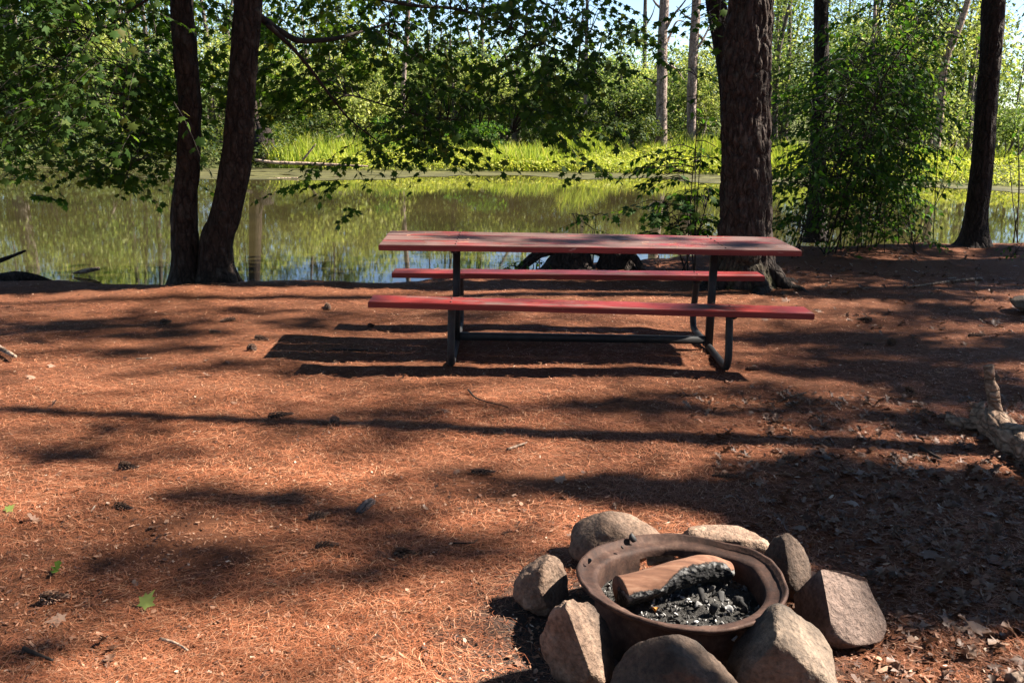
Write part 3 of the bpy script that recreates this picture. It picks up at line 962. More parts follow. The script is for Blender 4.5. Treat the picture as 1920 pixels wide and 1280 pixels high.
# --- stumps with roots at the water behind the table
for (u, w, lab) in ((1068, 92, 'dark stump with arching roots at the water behind the table'), (1158, 86, 'squat dark stump right of the root-arched one behind the table')):
    g0 = gz(u, 508)
    base = on_ground(g0[0], g0[1], -0.05)
    s = thing('tree_stump', base, lab, 'stump')
    rad = w * 0.5 * 10.1 / FPX
    V, F = trunk_geo([base, base + [0, 0, 0.1], base + [0.01, 0, 0.24], base + [0.02, 0, 0.36]], [rad * 1.1, rad * 0.9, rad * 0.75, rad * 0.5], 48, 50, 0.02, 6, 2, 0.3, 0.1, 4, u * 0.01)
    part('trunk', V, F, M['bark_pine'], s, True)
    for k, an in enumerate((2.7, 3.5, 0.2) if u < 1100 else (5.2,)):
        d = np.array([math.cos(an), math.sin(an), 0])
        pts = [base + d * rad * 0.4 + [0, 0, 0.26], base + d * rad * 1.3 + [0, 0, 0.2], base + d * rad * 2.1 + [0, 0, 0.05], base + d * rad * 2.7 + [0, 0, -0.12]]
        V, F = tube(pts, [0.055, 0.04, 0.03, 0.02], 8, True, 16, 0.25, k)
        part('root', V, F, M['bark_pine'], s, True)

# ------------------------------------------------------------------ tall trees outside the picture on the right that shade the clearing
def canopy_tree(base, h, r, lean, boughs, label, pn=900):
    b = on_ground(base[0], base[1])
    t = thing('pine_tree', b, label, 'tree', 'tall trees shading the clearing from the right')
    top = b + np.array([lean[0] * h, lean[1] * h, h])
    V, F = tube([b, b * .5 + top * .5, top], [r * 1.1, r * .8, r * .3], 14, True, 30, 0.06)
    part('trunk', V, F, M['bark_pine'], t, True)
    mb, lb = MB(), MB()
    for (c, rr, n) in boughs:
        c = np.array(c, float)
        zt = max(2.0, c[2] - 0.25 * np.linalg.norm(c[:2] - b[:2]) * 0.5)
        tt = min(zt / h, 0.95)
        q = b + (top - b) * tt
        mb.add(*tube([q, (q + c) / 2 + [0, 0, 0.2], c], [0.022, 0.014, 0.008], 5, False, 10))
        lb.add(*crown_cloud(c, rr, n, 0.16, rng, LANCE, 0.0, clump=2.2, gap=0.40))
    if boughs:
        V, F = mb.get()
        part('branch', V, F, M['twig'], t, True, 'stuff')
        V, F = lb.get()
        part('foliage', V, F, M['pine_green'], t, False, 'stuff')
    return t


def over(u, v, z):
    """a point at height z on the sun ray that reaches the ground seen at u, v"""
    g = gz(u, v)
    s = np.array(SUN) / SUN.z
    return g + s * z


SHADE = [
    (420, 586, 10.5, (0.9, 0.07, 0.2), 120), (250, 606, 11, (0.8, 0.10, 0.2), 130), (230, 655, 11, (0.45, 0.09, 0.2), 90), (100, 850, 11, (0.5, 0.12, 0.2), 130), (480, 940, 11, (0.5, 0.14, 0.2), 170),
    (990, 915, 11, (0.4, 0.14, 0.2), 110), (840, 1030, 10.5, (0.45, 0.08, 0.2), 80), (640, 1085, 10.5, (0.3, 0.06, 0.2), 50), (1120, 765, 10.5, (0.6, 0.10, 0.2), 90), (1330, 770, 10.5, (0.5, 0.12, 0.2), 130),
    (1230, 915, 10, (0.5, 0.2, 0.2), 200), (1400, 930, 9.5, (0.4, 0.25, 0.2), 240), (1480, 870, 10, (0.4, 0.12, 0.2), 110),
    (1700, 665, 9, (1.0, 0.28, 0.3), 260), (1890, 650, 9, (0.8, 0.5, 0.3), 300), (1540, 690, 9.5, (0.45, 0.18, 0.2), 90), (1460, 630, 9.5, (0.45, 0.2, 0.2), 90), (1740, 790, 9, (0.5, 0.15, 0.3), 110),
    (1520, 490, 9.0, (0.9, 0.7, 0.5), 420), (1640, 500, 9.4, (1.0, 0.6, 0.5), 460), (1760, 505, 9.0, (1.0, 0.6, 0.5), 420), (1890, 500, 9.2, (1.0, 0.7, 0.5), 420), (1560, 550, 8.8, (0.8, 0.35, 0.4), 240), (1750, 560, 8.6, (0.9, 0.2, 0.3), 170),
    (1230, 540, 9.6, (0.9, 0.35, 0.3), 150), (960, 540, 10.0, (0.9, 0.3, 0.3), 130), (1050, 450, 9.0, (0.35, 0.2, 0.3), 60),  # ground spot, height, radii, leaves
    (1640, 960, 8.0, (0.55, 0.42, 0.3), 420), (1800, 1020, 8.3, (0.6, 0.45, 0.3), 460), (1500, 1000, 8.6, (0.35, 0.28, 0.25), 220), (1750, 1110, 7.6, (0.45, 0.25, 0.25), 260),
    (1900, 960, 7.8, (0.5, 0.5, 0.3), 320), (1560, 900, 9.0, (0.5, 0.3, 0.3), 260), (1350, 925, 9.2, (0.5, 0.16, 0.2), 120), (1150, 915, 9.5, (0.4, 0.10, 0.2), 60),
    (1700, 700, 8.4, (0.7, 0.30, 0.3), 220), (1850, 740, 8.0, (0.7, 0.4, 0.3), 320), (1800, 590, 9.0, (0.8, 0.5, 0.35), 300), (1620, 640, 9.3, (0.55, 0.3, 0.3), 150),
    (1600, 800, 8.8, (0.5, 0.16, 0.2), 120), 
    (60, 1085, 9.2, (0.30, 0.09, 0.2), 80), (20, 1230, 8.8, (0.15, 0.10, 0.2), 50),
    (330, 628, 10.5, (0.6, 0.12, 0.2), 110), (90, 605, 10.2, (0.7, 0.12, 0.2), 110), (250, 655, 10.6, (0.35, 0.10, 0.2), 80), (120, 700, 10.6, (0.5, 0.12, 0.2), 90), (420, 690, 10.2, (0.5, 0.12, 0.2), 110), (560, 610, 10.4, (0.5, 0.10, 0.2), 80),
    (200, 800, 10.0, (0.5, 0.08, 0.2), 40), (760, 1000, 9.9, (0.35, 0.07, 0.2), 50), (900, 1040, 9.4, (0.3, 0.07, 0.2), 50), (880, 890, 9.7, (0.3, 0.08, 0.2), 40), (1000, 765, 9.9, (0.5, 0.1, 0.2), 50), (1250, 745, 9.5, (0.5, 0.1, 0.2), 60),
]
bl = [[], [], []]
sv = np.array(SUN) / SUN.z
bl[2].append((np.array([4.7, 10.3, 0]) + sv * 8.2, (2.7, 1.35, 0.7), 5600))
bl[2].append((np.array([5.6, 12.1, 0]) + sv * 8.2, (2.0, 0.55, 0.5), 1700))
bl[2].append((np.array([3.4, 7.0, 0]) + sv * 9.0, (1.0, 0.5, 0.4), 700))
for q_, r_, n_ in (((0.35, 6.62, 0.75), (0.28, 0.10, 0.15), 60), ((0.85, 6.85, 0.75), (0.35, 0.10, 0.15), 90), ((1.45, 6.60, 0.75), (0.22, 0.14, 0.15), 80), ((-0.3, 6.75, 0.75), (0.22, 0.08, 0.15), 40), ((1.2, 6.1, 0.43), (0.35, 0.1, 0.15), 70)):
    bl[1].append((np.array(q_) + sv * 9.0, r_, n_))
bl[0].append((np.array([0.33, 2.27, 0.20]) + sv * 4.6, (0.17, 0.09, 0.14), 380))
for u, v, z, rr, n in SHADE:
    c = over(u, v, z)
    if u > 1440:
        n = int(n * 2.3)
    elif u < 1100:
        n = int(n * 0.62)
        rr = (rr[0] * 1.25, rr[1] * 1.35, rr[2] * 1.5)
    bl[0 if c[1] < 4.4 else (1 if c[1] < 6.5 else 2)].append((c, rr, n))
sv15 = sv * 14.5
for gx, gy, rx, ry, n in ((-3.4, 4.2, 1.8, 1.5, 330), (-0.6, 5.0, 1.7, 1.5, 300), (-3.2, 7.0, 2.0, 1.2, 420), (1.6, 5.4, 1.3, 1.5, 330), (-1.2, 3.2, 1.3, 0.8, 170), (2.6, 7.2, 1.5, 1.5, 420), (-0.4, 7.6, 1.6, 0.9, 240)):
    bl[1 if gy < 6.0 else 2].append((np.array([gx, gy, 0.0]) + sv15, (rx, ry, 0.7), int(n * 2.4)))
canopy_tree((9.0, 10.2), 13, 0.15, (0.0, 0.0), [], 'straight pole tree out of view on the right shading the shore')
canopy_tree((10.5, 1.2), 14, 0.17, (-0.02, 0.02), bl[0], 'tall pine standing out of view on the right whose boughs shade the fire ring')
canopy_tree((15.5, 3.0), 17, 0.17, (-0.03, 0.03), bl[1], 'tall pine standing out of view on the right whose boughs shade the table')
canopy_tree((13.5, 12.8), 17, 0.18, (-0.02, 0.0), bl[2], 'tall pine standing out of view on the right by the pond')
canopy_tree((4.6, 4.53), 9.5, 0.09, (0.0, 0.25), [], 'slim leaning pole tree out of view on the right casting the long thin shadow')

# unseen trees added around and behind the clearing to block sky light
def sky_block_tree(base, h, crown, n, label):
    b = on_ground(*base)
    t = thing('pine_tree', b, label, 'tree', 'added unseen trees that block sky light')
    c = np.array(crown[:3], float)
    V, F = tube([b, (b * .5 + c * .5), c + [0, 0, 1.5]], [.2, .16, .05], 12, True, 24, 0.06)
    part('trunk', V, F, M['bark_pine'], t, True)
    V, F = crown_cloud(c, crown[3:], n, 0.42, rng, LANCE, 0.1, clump=0.9, gap=0.25)
    part('foliage', V, F, M['pine_green'], t, False, 'stuff')


SKY_BLOCK = [((-9.5, 0.5), (-7.6, 0.5, 11.0), 'added unseen tree blocking sky light left of the clearing'),
        ((-4.0, -4.5), (-3.0, -1.5, 11.4), 'added unseen tree blocking sky light behind the viewer on the left'),
        ((2.2, -5.0), (2.0, -2.4, 10.8), 'added unseen tree blocking sky light behind the viewer on the right'),
        ((-9.8, 5.5), (-7.0, 5.4, 11.6), 'added unseen tree blocking sky light left of the table'),
        ((-6.5, 7.6), (-2.4, 4.2, 11.2), 'added unseen tree blocking sky light overhanging the clearing from the left'),
        ((4.4, -0.8), (2.6, 2.6, 11.5), 'added unseen tree blocking sky light right of the viewer overhanging the fire ring'),
        ((-9.0, 8.0), (-7.2, 10.6, 11.0), 'added unseen tree blocking sky light on the left shore'),
        ((-2.0, 13.6), (-2.2, 9.4, 12.0), 'added unseen crown blocking sky light above the twin maple'),
        ((2.75, 11.6), (2.6, 8.0, 12.2), 'added unseen crown blocking sky light above the table'),
        ((7.0, -3.0), (8.0, -1.5, 10.0), 'added unseen tree blocking sky light to the right of the viewer'),
        ((13.0, -1.5), (13.0, -1.8, 11.0), 'added unseen tree blocking sky light further right of the viewer')]
for b_, c_, lab_ in SKY_BLOCK:
    if b_ in ((-2.0, 13.6), (2.75, 11.6), (-6.5, 7.6)):
        continue
    sky_block_tree(b_, 15, (*c_, 3.4, 3.3, 1.5), 3300, lab_)
sky_block_tree((15.0, -3.0), 9, (15.5, -2.0, 4.5, 2.5, 4.5, 3.6), 3000, 'added unseen leafy tree blocking sky light far right of the viewer')
sky_block_tree((15.5, 5.5), 9, (16.0, 5.5, 4.4, 2.5, 4.5, 3.6), 3000, 'added unseen leafy tree blocking sky light on the right edge of the clearing')
sky_block_tree((-11.5, 2.0), 9, (-12.0, 2.5, 5.0, 2.5, 6.0, 4.6), 3800, 'added unseen leafy tree blocking sky light on the left edge of the clearing')
sky_block_tree((-4.0, -9.5), 9, (-4.0, -10.0, 5.0, 6.5, 2.5, 4.8), 3800, 'added unseen leafy tree blocking sky light well behind the viewer')
sky_block_tree((7.5, -9.0), 9, (7.0, -9.5, 5.0, 6.0, 2.5, 4.8), 3800, 'added unseen leafy tree blocking sky light behind the viewer near the pines')

# ------------------------------------------------------------------ far bank
rng = np.random.default_rng(21)


def far_y(x):
    return float(np.interp(x, FAX, FAY))


# tall grass and weeds at the far shore
def grass_patch(x0, x1, d0, d1, n, h, w, seed):
    r = np.random.default_rng(seed)
    x = r.uniform(x0, x1, n)
    d = d0 + (d1 - d0) * r.random(n) ** 1.3
    y = np.interp(x, FAX, FAY) + d
    keep = fbm(np.stack([x * 0.7, y * 0.7, 0 * x], -1), 2) > 0.42
    x, y = x[keep], y[keep]
    n = len(x)
    z = ground_h(x, y)
    hh = h * r.uniform(0.5, 1.15, n) * (0.35 + 1.25 * vnoise(np.stack([x * 0.55, y * 0.5, 0 * x + 3], -1)))
    a = r.uniform(0, 2 * math.pi, n)
    lean = r.uniform(0.05, 0.5, n) * hh
    la = r.uniform(0, 2 * math.pi, n)
    wx, wy = np.cos(a) * w, np.sin(a) * w
    b = np.stack([x, y, z - 0.03], -1)
    W = np.stack([wx, wy, 0 * wx], -1)
    L = np.stack([np.cos(la) * lean, np.sin(la) * lean, 0 * la], -1)
    up = np.stack([0 * x, 0 * x, hh], -1)
    V = np.stack([b - W, b + W, b + 0.3 * L + 0.62 * up + 0.7 * W, b + 0.3 * L + 0.62 * up - 0.7 * W, b + L + up], 1)
    i = np.arange(n)[:, None] * 5
    return V.reshape(-1, 3), [i + np.array([[0, 1, 2, 3]]), i + np.array([[3, 2, 4]])]


mb = MB()
mb.add(*grass_patch(-7.6, 9.0, 0.2, 4.5, 16000, 0.62, 0.015, 1))
mb.add(*grass_patch(1.5, 7.5, 1.5, 4.5, 4500, 0.95, 0.014, 2))
mb.add(*grass_patch(9.0, 24, 0.2, 7, 12000, 0.45, 0.015, 3))
mb.add(*grass_patch(-9, -3, 1.5, 5, 3500, 0.8, 0.015, 4))
V, F = mb.get()
tag(part('grass', V, F, M['grass']), 'tall bright green grass along the sunlit far shore', 'grass', kind='stuff')


def weeds(x0, x1, d0, d1, n, h, size, seed):
    r = np.random.default_rng(seed)
    x = r.uniform(x0, x1, n)
    y = np.interp(x, FAX, FAY) + r.uniform(d0, d1, n)
    hh = h * (0.35 + 0.9 * fbm(np.stack([x * 1.1, y * 1.1, 0 * x], -1), 3))
    z = ground_h(x, y) + hh * r.random(n) ** 0.7
    R = frames(r.uniform(0, 6.28, n), r.uniform(-0.4, 0.9, n), r.normal(0, 0.5, n))
    return cloud(*LANCE, np.stack([x, y, z], -1), R, size * r.uniform(0.6, 1.3, n))


mb = MB()
mb.add(*weeds(-6, 9.5, -0.3, 2.2, 15000, 0.46, 0.12, 5))
mb.add(*weeds(9.5, 24, -0.3, 3.0, 9000, 0.42, 0.12, 6))
V, F = mb.get()
tag(part('leafy_weeds', V, F, M['weed']), 'low yellow green weeds along the water edge of the far shore', 'weeds', kind='stuff')
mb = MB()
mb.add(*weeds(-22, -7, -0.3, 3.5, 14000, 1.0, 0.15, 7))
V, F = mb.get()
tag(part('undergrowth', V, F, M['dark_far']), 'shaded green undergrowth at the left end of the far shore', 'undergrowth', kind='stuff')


def far_bush(label, u, v, Y, rx, rz, n, mat, size=0.16, group=None, stems=4, name='bush', cat='bush'):
    g0 = at(u, v, Y)
    zb = float(ground_h(np.array([g0[0]]), np.array([Y]))[0])
    b = np.array([g0[0], Y, zb])
    t = thing(name, b, label, cat, group)
    c = np.array([g0[0], Y, max(g0[2], zb + rz * 0.8)])
    mb = MB()
    for k in range(stems):
        p = c + rng.normal(0, 0.4, 3) * [rx, 0.8, rz * 0.6]
        V, F = tube([b + rng.normal(0, 0.25, 3) * [1, 1, 0], b * .5 + p * .5 + rng.normal(0, .15, 3), p], [0.05, 0.035, 0.012], 6, False, 10)
        part('stem', V, F, M['bark_grey'], t, True)
    k = 9
    for q in range(k):
        cc = c + rng.normal(0, 0.48, 3) * [rx, 1.0, rz]
        mb.add(*crown_cloud(cc, (rx * .48, 0.9, rz * .45), n // k, size, rng, LANCE, 0.25, clump=2.0, gap=0.40))
    V, F = mb.get()
    part('foliage', V, F, mat, t, False, 'stuff')
    return t


far_bush('sunlit yellow green bush across the pond right of the twin maple trunks', 560, 195, 35.5, 2.2, 1.9, 5200, M['bush_leaf'])
far_bush('pale olive bush in the middle of the far bank', 820, 185, 38, 2.2, 1.1, 3400, M['bush_leaf'])
far_bush('sunny bush across the pond beneath the drooping maple bough', 690, 165, 36.5, 2.2, 1.7, 4600, M['bush_leaf'])
far_bush('sunny bush behind the slender pale trunk left of the birch', 940, 180, 37, 2.0, 1.1, 3600, M['bush_leaf'])
far_bush('lit bush across the pond around the birch stem', 1050, 175, 40, 2.0, 1.4, 4200, M['far_leaf'])
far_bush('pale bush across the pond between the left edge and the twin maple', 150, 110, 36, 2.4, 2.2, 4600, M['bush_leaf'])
far_bush('pale bush seen between the twin maple trunks', 400, 140, 36, 1.8, 2.2, 4200, M['bush_leaf'])
far_bush('tall yellow green tree across the pond right of the twin maple trunks', 610, 40, 37.5, 2.6, 4.0, 9000, M['bush_leaf'], 0.17, None, 6, 'willow_tree', 'tree')
far_bush('green bush on the far bank left of the tall bare snag', 1150, 185, 38, 2.2, 1.4, 4200, M['far_leaf'])
far_bush('bright bush on the far bank behind the two snags', 1290, 170, 40, 2.6, 1.5, 4200, M['bush_leaf'])
far_bush('yellow lit bush high behind the thicket near the right trunk', 1740, 130, 34, 2.6, 2.6, 6500, M['bush_leaf'])
far_bush('lit bush behind the thicket close to the slim trunk', 1600, 140, 35, 2.4, 2.4, 5200, M['far_leaf'])
far_bush('small lit bush on the far shore at the right edge', 1905, 235, 33, 1.4, 0.7, 2000, M['far_leaf'])
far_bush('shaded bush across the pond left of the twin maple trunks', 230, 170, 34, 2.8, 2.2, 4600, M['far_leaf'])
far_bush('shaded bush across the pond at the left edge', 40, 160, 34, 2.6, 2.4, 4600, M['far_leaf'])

far_bush('low dark green shrub in the far grass right of the driftwood log', 720, 262, 33.4, 0.9, 0.5, 1300, M['under_leaf'], 0.13)
far_bush('low dark green shrub in the far grass under the hanging maple leaves', 905, 258, 33.8, 1.1, 0.55, 1500, M['under_leaf'], 0.13)
far_bush('low dark shrub at the foot of the tallest snag', 1205, 250, 34.2, 1.0, 0.5, 1400, M['dark_far'], 0.13)
far_bush('low dark shrub in the far grass between the birch and the snags', 1040, 250, 34.6, 1.0, 0.55, 1400, M['dark_far'], 0.13)
far_bush('low dark shrub behind the driftwood log', 590, 255, 33.6, 1.2, 0.6, 1500, M['dark_far'], 0.13)

# the wood behind reads as one mass
mb, md, tb = MB(), MB(), MB()
WOOD = []
for i in range(230):
    Y = rng.uniform(36.5, 62)
    x = rng.uniform(-0.62, 0.68) * Y
    u = 960 + FPX * x / Y
    h = rng.uniform(5.0, 9.5)
    if u < 470:
        h = rng.uniform(4.5, 8.5)
    if 470 < u < 1080:
        h = rng.uniform(2.4, 4.8) + max(0, Y - 48) * 0.12
    if 1080 < u < 1345:
        h = rng.uniform(2.2, 1.6 + 0.055 * Y)
    if u > 1830:
        h = rng.uniform(0.9, 1.7)
    WOOD.append((x, Y, h))
for x, Y, h in WOOD:
    zb = float(ground_h(np.array([x]), np.array([Y]))[0])
    rx = rng.uniform(1.3, 2.4)
    nl = int(1400 * rx / 2)
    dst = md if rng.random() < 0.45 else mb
    for q in range(6):
        cz = zb + h * (0.12 + 0.8 * (q + rng.random()) / 6)
        cc = (x + rng.normal(0, 0.4) * rx, Y + rng.normal(0, 0.7), cz)
        dst.add(*crown_cloud(cc, (rx * .75, rx * .6, max(0.6, h * 0.15)), nl // 6, 0.175, rng, LANCE, 0.2, clump=1.6, gap=0.43))
    tb.add(*tube([(x, Y, zb - .1), (x + rng.normal(0, .2), Y, zb + h * .5), (x + rng.normal(0, .4), Y, zb + h * .95)], [.12, .09, .03], 6, False, 8))
V, F = mb.get()
wood = tag(part('woodland', V, F, M['far_leaf']), 'sunlit green woodland massed behind the far bank', 'woodland', kind='stuff')
for i in range(34):
    Y = rng.uniform(35, 50)
    x = rng.uniform(-0.55, 0.55) * Y
    h, r0 = rng.uniform(4, 10), rng.uniform(0.03, 0.10)
    if 1090 < 960 + FPX * x / Y < 1345:
        continue
    zb = float(ground_h(np.array([x]), np.array([Y]))[0])
    ln = rng.normal(0, 0.06, 2)
    tb.add(*tube([(x, Y, zb - .1), (x + ln[0] * h * .4 + rng.normal(0, .1), Y, zb + h * .5), (x + ln[0] * h, Y + ln[1] * h, zb + h)], [r0, r0 * .75, r0 * .2], 5, False, 8))
    for q in range(rng.integers(1, 5)):
        t = rng.uniform(.35, .9)
        a0 = np.array([x + ln[0] * h * t, Y, zb + h * t])
        tb.add(*tube([a0, a0 + [rng.normal(0, .6), rng.normal(0, .3), rng.uniform(.1, .9)]], [r0 * .35, .008], 4, False))
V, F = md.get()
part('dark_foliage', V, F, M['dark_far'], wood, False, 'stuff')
V, F = tb.get()
part('trunk', V, F, M['bark_grey'], wood, True, 'stuff')

mb = MB()
for i in range(70):
    Y = rng.uniform(80, 130)
    x = rng.uniform(-0.7, 0.7) * Y
    h = rng.uniform(3.0, 5.0) + 0.03 * Y
    zb = 0.012 * (Y - 34)
    mb.add(*crown_cloud((x, Y, zb + h * .5), (5.0, 3.0, h * .55), 420, 0.5, rng, LANCE, 0.2, clump=0.7, gap=0.40))
V, F = mb.get()
tag(part('distant_woodland', V, F, M['far_leaf']), 'distant line of green trees under the patch of sky', 'woodland', kind='stuff')


# dead snags and pale trunks across the pond
def snag(label, pts, Y, widths, branches=(), mat='bark_snag', name='dead_tree', cat='dead tree'):
    P, R = stem_px(pts, Y, widths)
    zb = float(ground_h(np.array([P[0][0]]), np.array([Y]))[0])
    b = np.array([P[0][0], Y, zb - 0.05])
    t = thing(name, b, label, cat)
    V, F = tube([b] + list(P), [R[0] * 1.15] + list(R), 12, True, 40, 0.1, int(pts[0][0]))
    part('trunk', V, F, M[mat], t, True)
    for br in branches:
        q = [at(u, v, Y + dy) for u, v, dy in br]
        V, F = tube(q, np.linspace(0.06, 0.012, len(q)), 6, True, 14, 0.1)
        part('branch', V, F, M[mat], t, True)


snag('tallest pale bare snag on the far bank left of its companion', [(1240, 262), (1241, 150), (1243, 50), (1246, 0), (1250, -200), (1254, -420)], 34.5, [22, 20, 18, 18, 15, 8],
     [[(1244, 20, 0), (1228, 5, .3), (1215, -20, .5)], [(1246, 60, 0), (1262, 30, -.3), (1280, 8, -.5), (1300, -20, -.6)], [(1244, 95, 0), (1255, 70, .2), (1270, 40, .4), (1290, 45, .5)],
      [(1240, 90, 0), (1222, 78, 0), (1205, 70, 0)], [(1241, 170, 0), (1220, 150, 0), (1208, 148, .1)], [(1243, 120, 0), (1265, 128, .1), (1283, 150, .2)]])
snag('pale bare snag on the far bank right of the tallest one', [(1296, 255), (1297, 170), (1301, 80), (1306, 0), (1312, -160), (1318, -330)], 36, [18, 18, 18, 17, 13, 7],
     [[(1303, 60, 0), (1320, 75, .2), (1345, 100, .3)], [(1303, 40, 0), (1285, 30, .2), (1268, 12, .2)], [(1299, 100, 0), (1312, 85, .1), (1330, 50, .3), (1340, 20, .4)]])
snag('thin dark dead trunk against the patch of sky', [(1208, 130), (1209, 60), (1210, 0), (1212, -150)], 55, [8, 8, 7, 4], [[(1209, 50, 0), (1222, 30, 0), (1230, 5, 0)]], 'bark_grey')
snag('thin pale birch trunk behind the hanging maple leaves', [(1097, 275), (1098, 200), (1099, 120), (1101, 0), (1103, -160)], 34, [8, 7, 7, 6, 3])
snag('pale thick trunk across the pond at the left edge', [(22, 270), (22, 150), (20, 60), (16, 0), (12, -300)], 34, [30, 28, 27, 26, 20], mat='bark_grey', name='far_trunk', cat='tree')
snag('grey trunk across the pond right of the leftmost pale one', [(133, 275), (134, 150), (136, 0), (138, -260)], 36, [17, 16, 15, 10], mat='bark_grey', name='far_trunk', cat='tree')
snag('thin grey trunk across the pond between the left leaves', [(230, 275), (228, 150), (222, 0), (220, -220)], 36, [9, 9, 8, 5], mat='bark_grey', name='far_trunk', cat='tree')
snag('leaning grey trunk across the pond behind the twin maple', [(478, 290), (470, 200), (455, 60), (440, -60), (425, -260)], 32.2, [26, 24, 22, 20, 12], mat='bark_maple', name='far_trunk', cat='tree')
snag('thin pale trunk in the middle of the far bank', [(752, 270), (757, 150), (765, 20), (768, -120)], 36, [10, 9, 9, 5], mat='bark_snag', name='far_trunk', cat='tree')
snag('slender pale trunk behind the maple boughs left of the birch', [(905, 270), (902, 150), (905, 20), (908, -150)], 38, [8, 8, 7, 4], mat='bark_grey', name='far_trunk', cat='tree')
snag('pale dead trunk behind the thicket', [(1682, 260), (1682, 120), (1680, 0), (1678, -200)], 36, [20, 18, 18, 12], mat='bark_grey', name='far_trunk', cat='tree')
snag('thin pale dead stem among the thicket leaves', [(1634, 250), (1637, 120), (1640, 40), (1642, -60)], 34, [8, 8, 7, 4], mat='bark_snag', name='far_trunk', cat='tree')
snag('reddish leaning trunk behind the thicket near the right trunk', [(1760, 240), (1772, 120), (1795, 60), (1815, 0), (1830, -80)], 33, [14, 14, 13, 11, 7], [[(1795, 60, 0), (1775, 62, .1), (1752, 78, .2)]], 'pale_wood', 'far_trunk', 'tree')

# dark upturned root and driftwood on the far bank
b = at(492, 285, 31.6)
s = thing('tree_stump', b, 'dark upturned root stump on the far bank beside the twin maple', 'stump')
V, F = tube([b + [0, 0, -.3], b + [0, 0, .3], b + [.1, 0, .75]], [.42, .36, .2], 14, True, 20, 0.35, 3)
part('trunk', V, F, M['bark_pine'], s, True)
for k in range(5):
    d = rng.normal(0, 1, 3)
    V, F = tube([b + [0, 0, .4], b + d * .3 + [0, 0, .6], b + d * [.6, .4, .3] + [0.1, 0, .7]], [.09, .06, .02], 6, True, 10, .2)
    part('root', V, F, M['bark_pine'], s, True)
def drift(label, pts, Y, w, mat='pale_wood', name='driftwood', cat='driftwood'):
    P, R = stem_px(pts, Y, w)
    V, F = tube(P, R, 9, True, 22, 0.2, int(pts[0][0]))
    o = link(name, raw_mesh(name, V - P[0], F, M[mat], True), None, P[0])
    tag(o, label, cat)
drift('long pale driftwood log lying along the far shore', [(478, 300), (520, 305), (600, 308), (690, 312)], 30.2, [5, 6, 6, 3])
drift('thin pale stick lying in the duckweed below the driftwood log', [(470, 341), (505, 336), (560, 334)], 26.5, [3, 4, 3])
drift('thin stick slanting over the driftwood on the far shore', [(568, 300), (580, 285), (592, 270)], 30.4, [4, 4, 2])
drift('short orange brown stick floating in the pond left of the twin maple', [(138, 512), (160, 508), (186, 503)], 11.0, [4, 9, 7])
drift('dark branch poking in over the water at the left edge', [(-30, 498), (10, 485), (48, 470)], 9.6, [10, 8, 4], 'bark_pine', 'branch', 'branch')
drift('dark sunken log at the shore in the left corner of the pond', [(-40, 528), (30, 522), (62, 522), (95, 530)], 9.15, [26, 26, 20, 12], 'bark_pine', 'shore_log', 'log')

# ------------------------------------------------------------------ picnic table
TX, TYY, TYAW = 0.483, 6.704, 0.005
TL = 2.75
table = thing('picnic_table', (TX, TYY, 0), 'red painted wooden picnic table with two benches on a black steel frame', 'picnic table')
table.rotation_euler = (0, 0, TYAW)


def board(name, L, W, T, loc, mat, parent, roty=0.0, seed=0):
    bm = bmesh.new()
    bmesh.ops.create_cube(bm, size=1.0)
    for v in bm.verts:
        v.co = Vector((v.co.x * L, v.co.y * W, v.co.z * T))
    bmesh.ops.bevel(bm, geom=bm.edges[:], offset=0.004, segments=2, affect='EDGES')
    cuts = [e for e in bm.edges if abs(e.verts[0].co.x - e.verts[1].co.x) > L * 0.8]
    bmesh.ops.subdivide_edges(bm, edges=cuts, cuts=23, use_grid_fill=False)
    for v in bm.verts:
        x = v.co.x
        v.co.z += 0.0022 * math.sin(x * 1.1 + seed) + 0.0008 * math.sin(x * 9 + seed * 3) + 0.002 * math.sin(v.co.y * 20 + seed)
        v.co.y += 0.002 * math.sin(x * 2.3 + seed * 2)
    me = bpy.data.meshes.new(name)
    bm.to_mesh(me)
    bm.free()
    me.materials.append(mat)
    for p in me.polygons:
        p.use_smooth = False
    o = link(name, me, parent, loc)
    o.rotation_euler = (0, roty, 0)
    return o


LX, RXX = -0.87, 0.885
top_z = 0.75
boltV, boltF = tube([(0, 0, -0.002), (0, 0, 0.002), (0, 0, 0.004)], [0.007, 0.007, 0.004], 10)
boltm = raw_mesh('bolt', boltV, boltF, M['bolt'])
def bolts(bd, W, t):
    for x in (LX, RXX):
        for y in (-W * 0.25, W * 0.25):
            z = 0.019 + 0.0022 * math.sin(x * 1.1 + t) + 0.001
            link('bolt', boltm, bd, (x, y, z))
for i, y in enumerate((-0.24, 0.0, 0.24)):
    bd = board('tabletop_board', TL - 0.012 * (i == 1) - 0.02 * (i == 0), 0.233, 0.038, (0.01, y, top_z - 0.019), M['paint_top'], table, 0.001 * (i - 1), 0.9 + i * 0.25)
    bolts(bd, 0.233, 0.9 + i * 0.25)
bd = board('seat_board', TL, 0.235, 0.038, (0, -0.735 + 0.1175, 0.43 - 0.019), M['paint_seat'], table, 0.0105, 2.0)
bolts(bd, 0.235, 2.0)
bd = board('seat_board', TL, 0.235, 0.038, (0, 0.735 - 0.1175, 0.43 - 0.019), M['paint_seat'], table, -0.0085, 2.6)
bolts(bd, 0.235, 2.6)


def lpart(name, V, F, mat, parent, smooth=True):
    return link(name, raw_mesh(name, V, F, mat, smooth), parent)


